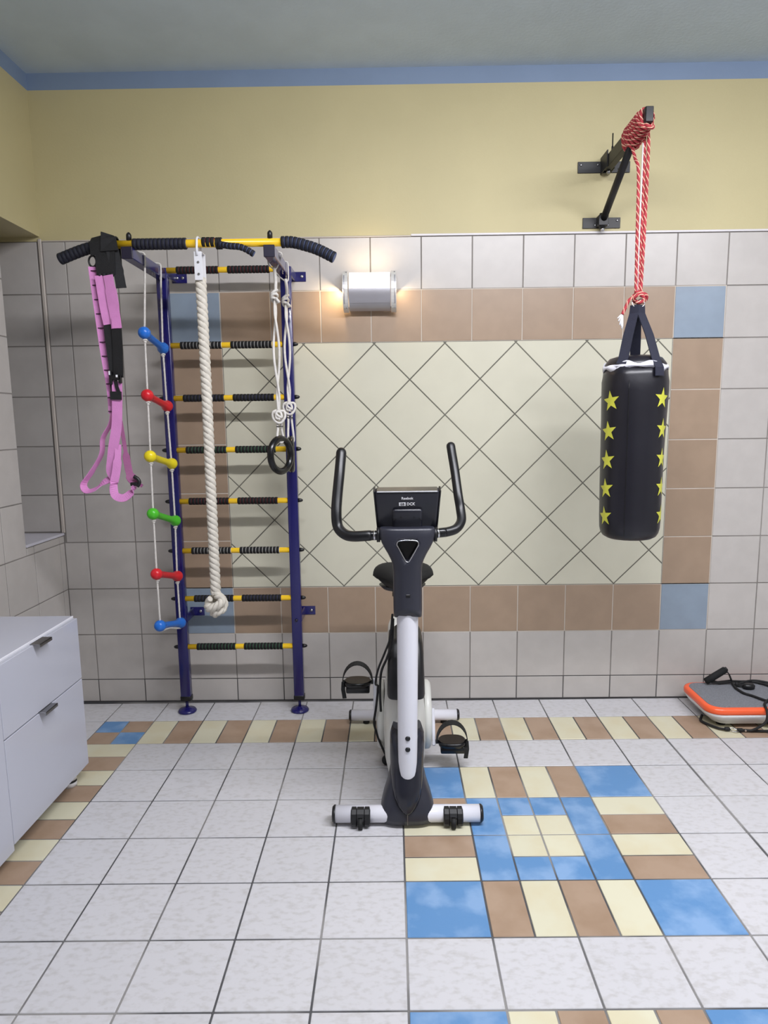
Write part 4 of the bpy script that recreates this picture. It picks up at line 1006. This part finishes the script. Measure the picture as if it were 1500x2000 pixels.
MB().tube(smooth([ap, V((.40, -.085, .122)), V((.45, -.085, .121)), V((.485, -.10, .121)), V((.520, -.150, .121)), V((.510, -.215, .121)), V((.455, -.290, .121)), V((.410, -.335, .121)), V((.375, -.375, .121)), V((.362, -.424, .105)), V((.350, -.440, .06)), V((.300, -.430, .016)), V((.265, -.420, .010))], 8), .0062, 8).build('tube', MT['rubber'], rb1)
MB().tube(smooth([ap + V((0, 0, -.004)), V((.345, -.130, .120)), V((.338, -.175, .120)), V((.345, -.235, .120)), V((.37, -.27, .120)), V((.40, -.33, .122)), V((.44, -.375, .124)), V((.50, -.412, .122)), V((.55, -.44, .11))], 8), .0062, 8).build('tube', MT['rubber'], rb1)
cp = MB(); cp.box(.228, .258, -.428, -.410, .004, .018, .003); cp.box(.172, .200, -.418, -.400, .004, .020, .004); cp.build('cuff', MT['rubber'], rb1)
MB().tube(smooth([V((.200, -.412, .010)), V((.206, -.406, .016)), V((.222, -.418, .014)), V((.232, -.424, .008)), V((.222, -.430, .007)), V((.206, -.424, .007))], 5, True), .0022, 6, closed=True).build('carabiner', MT['chrome'], rb1)
MB().tube(smooth([V((.174, -.409, .012)), V((.150, -.392, .010)), V((.120, -.345, .009)), V((.108, -.30, .008)), V((.14, -.24, .007))], 6), .0062, 8).build('tube', MT['rubber'], rb1)
MB().tube(smooth([V((.258, -.419, .010)), V((.33, -.425, .008)), V((.42, -.425, .008)), V((.55, -.43, .008))], 5), .0066, 8).build('tube', MT['rubber'], rb1)
MB().tube([V((.264, -.425, .012)), V((.264, -.431, .012))], .0045, 10).build('rivet', MT['chrome'], rb1)
rb2 = empty('resistance_band', (.42, -.16, .112), 'second black resistance band, coiled on the grey mat beside an oval grip', 'resistance band', 'resistance bands on the vibration plate')
MB().tube(smooth([V((.375, -.115, .118)), V((.42, -.100, .126)), V((.47, -.085, .126)), V((.52, -.10, .124)), V((.60, -.155, .120))], 8), .0060, 8).build('tube', MT['rubber'], rb2)
MB().loft([ell(.405, -.165, .1145, .018, .010, 20), ell(.405, -.165, .118, .030, .020, 20), ell(.405, -.165, .132, .031, .021, 20), ell(.405, -.165, .142, .022, .013, 20)]).build('grip', MT['black'], rb2)
g2 = MB(); g2.ball((.362, -.130, .124), .012, seg=10); g2.ribbon([V((.375, -.115, .118)), V((.36, -.135, .122)), V((.385, -.150, .124))], .020, (.5, 1, 0), .005); g2.build('cuff', MT['web'], rb2)
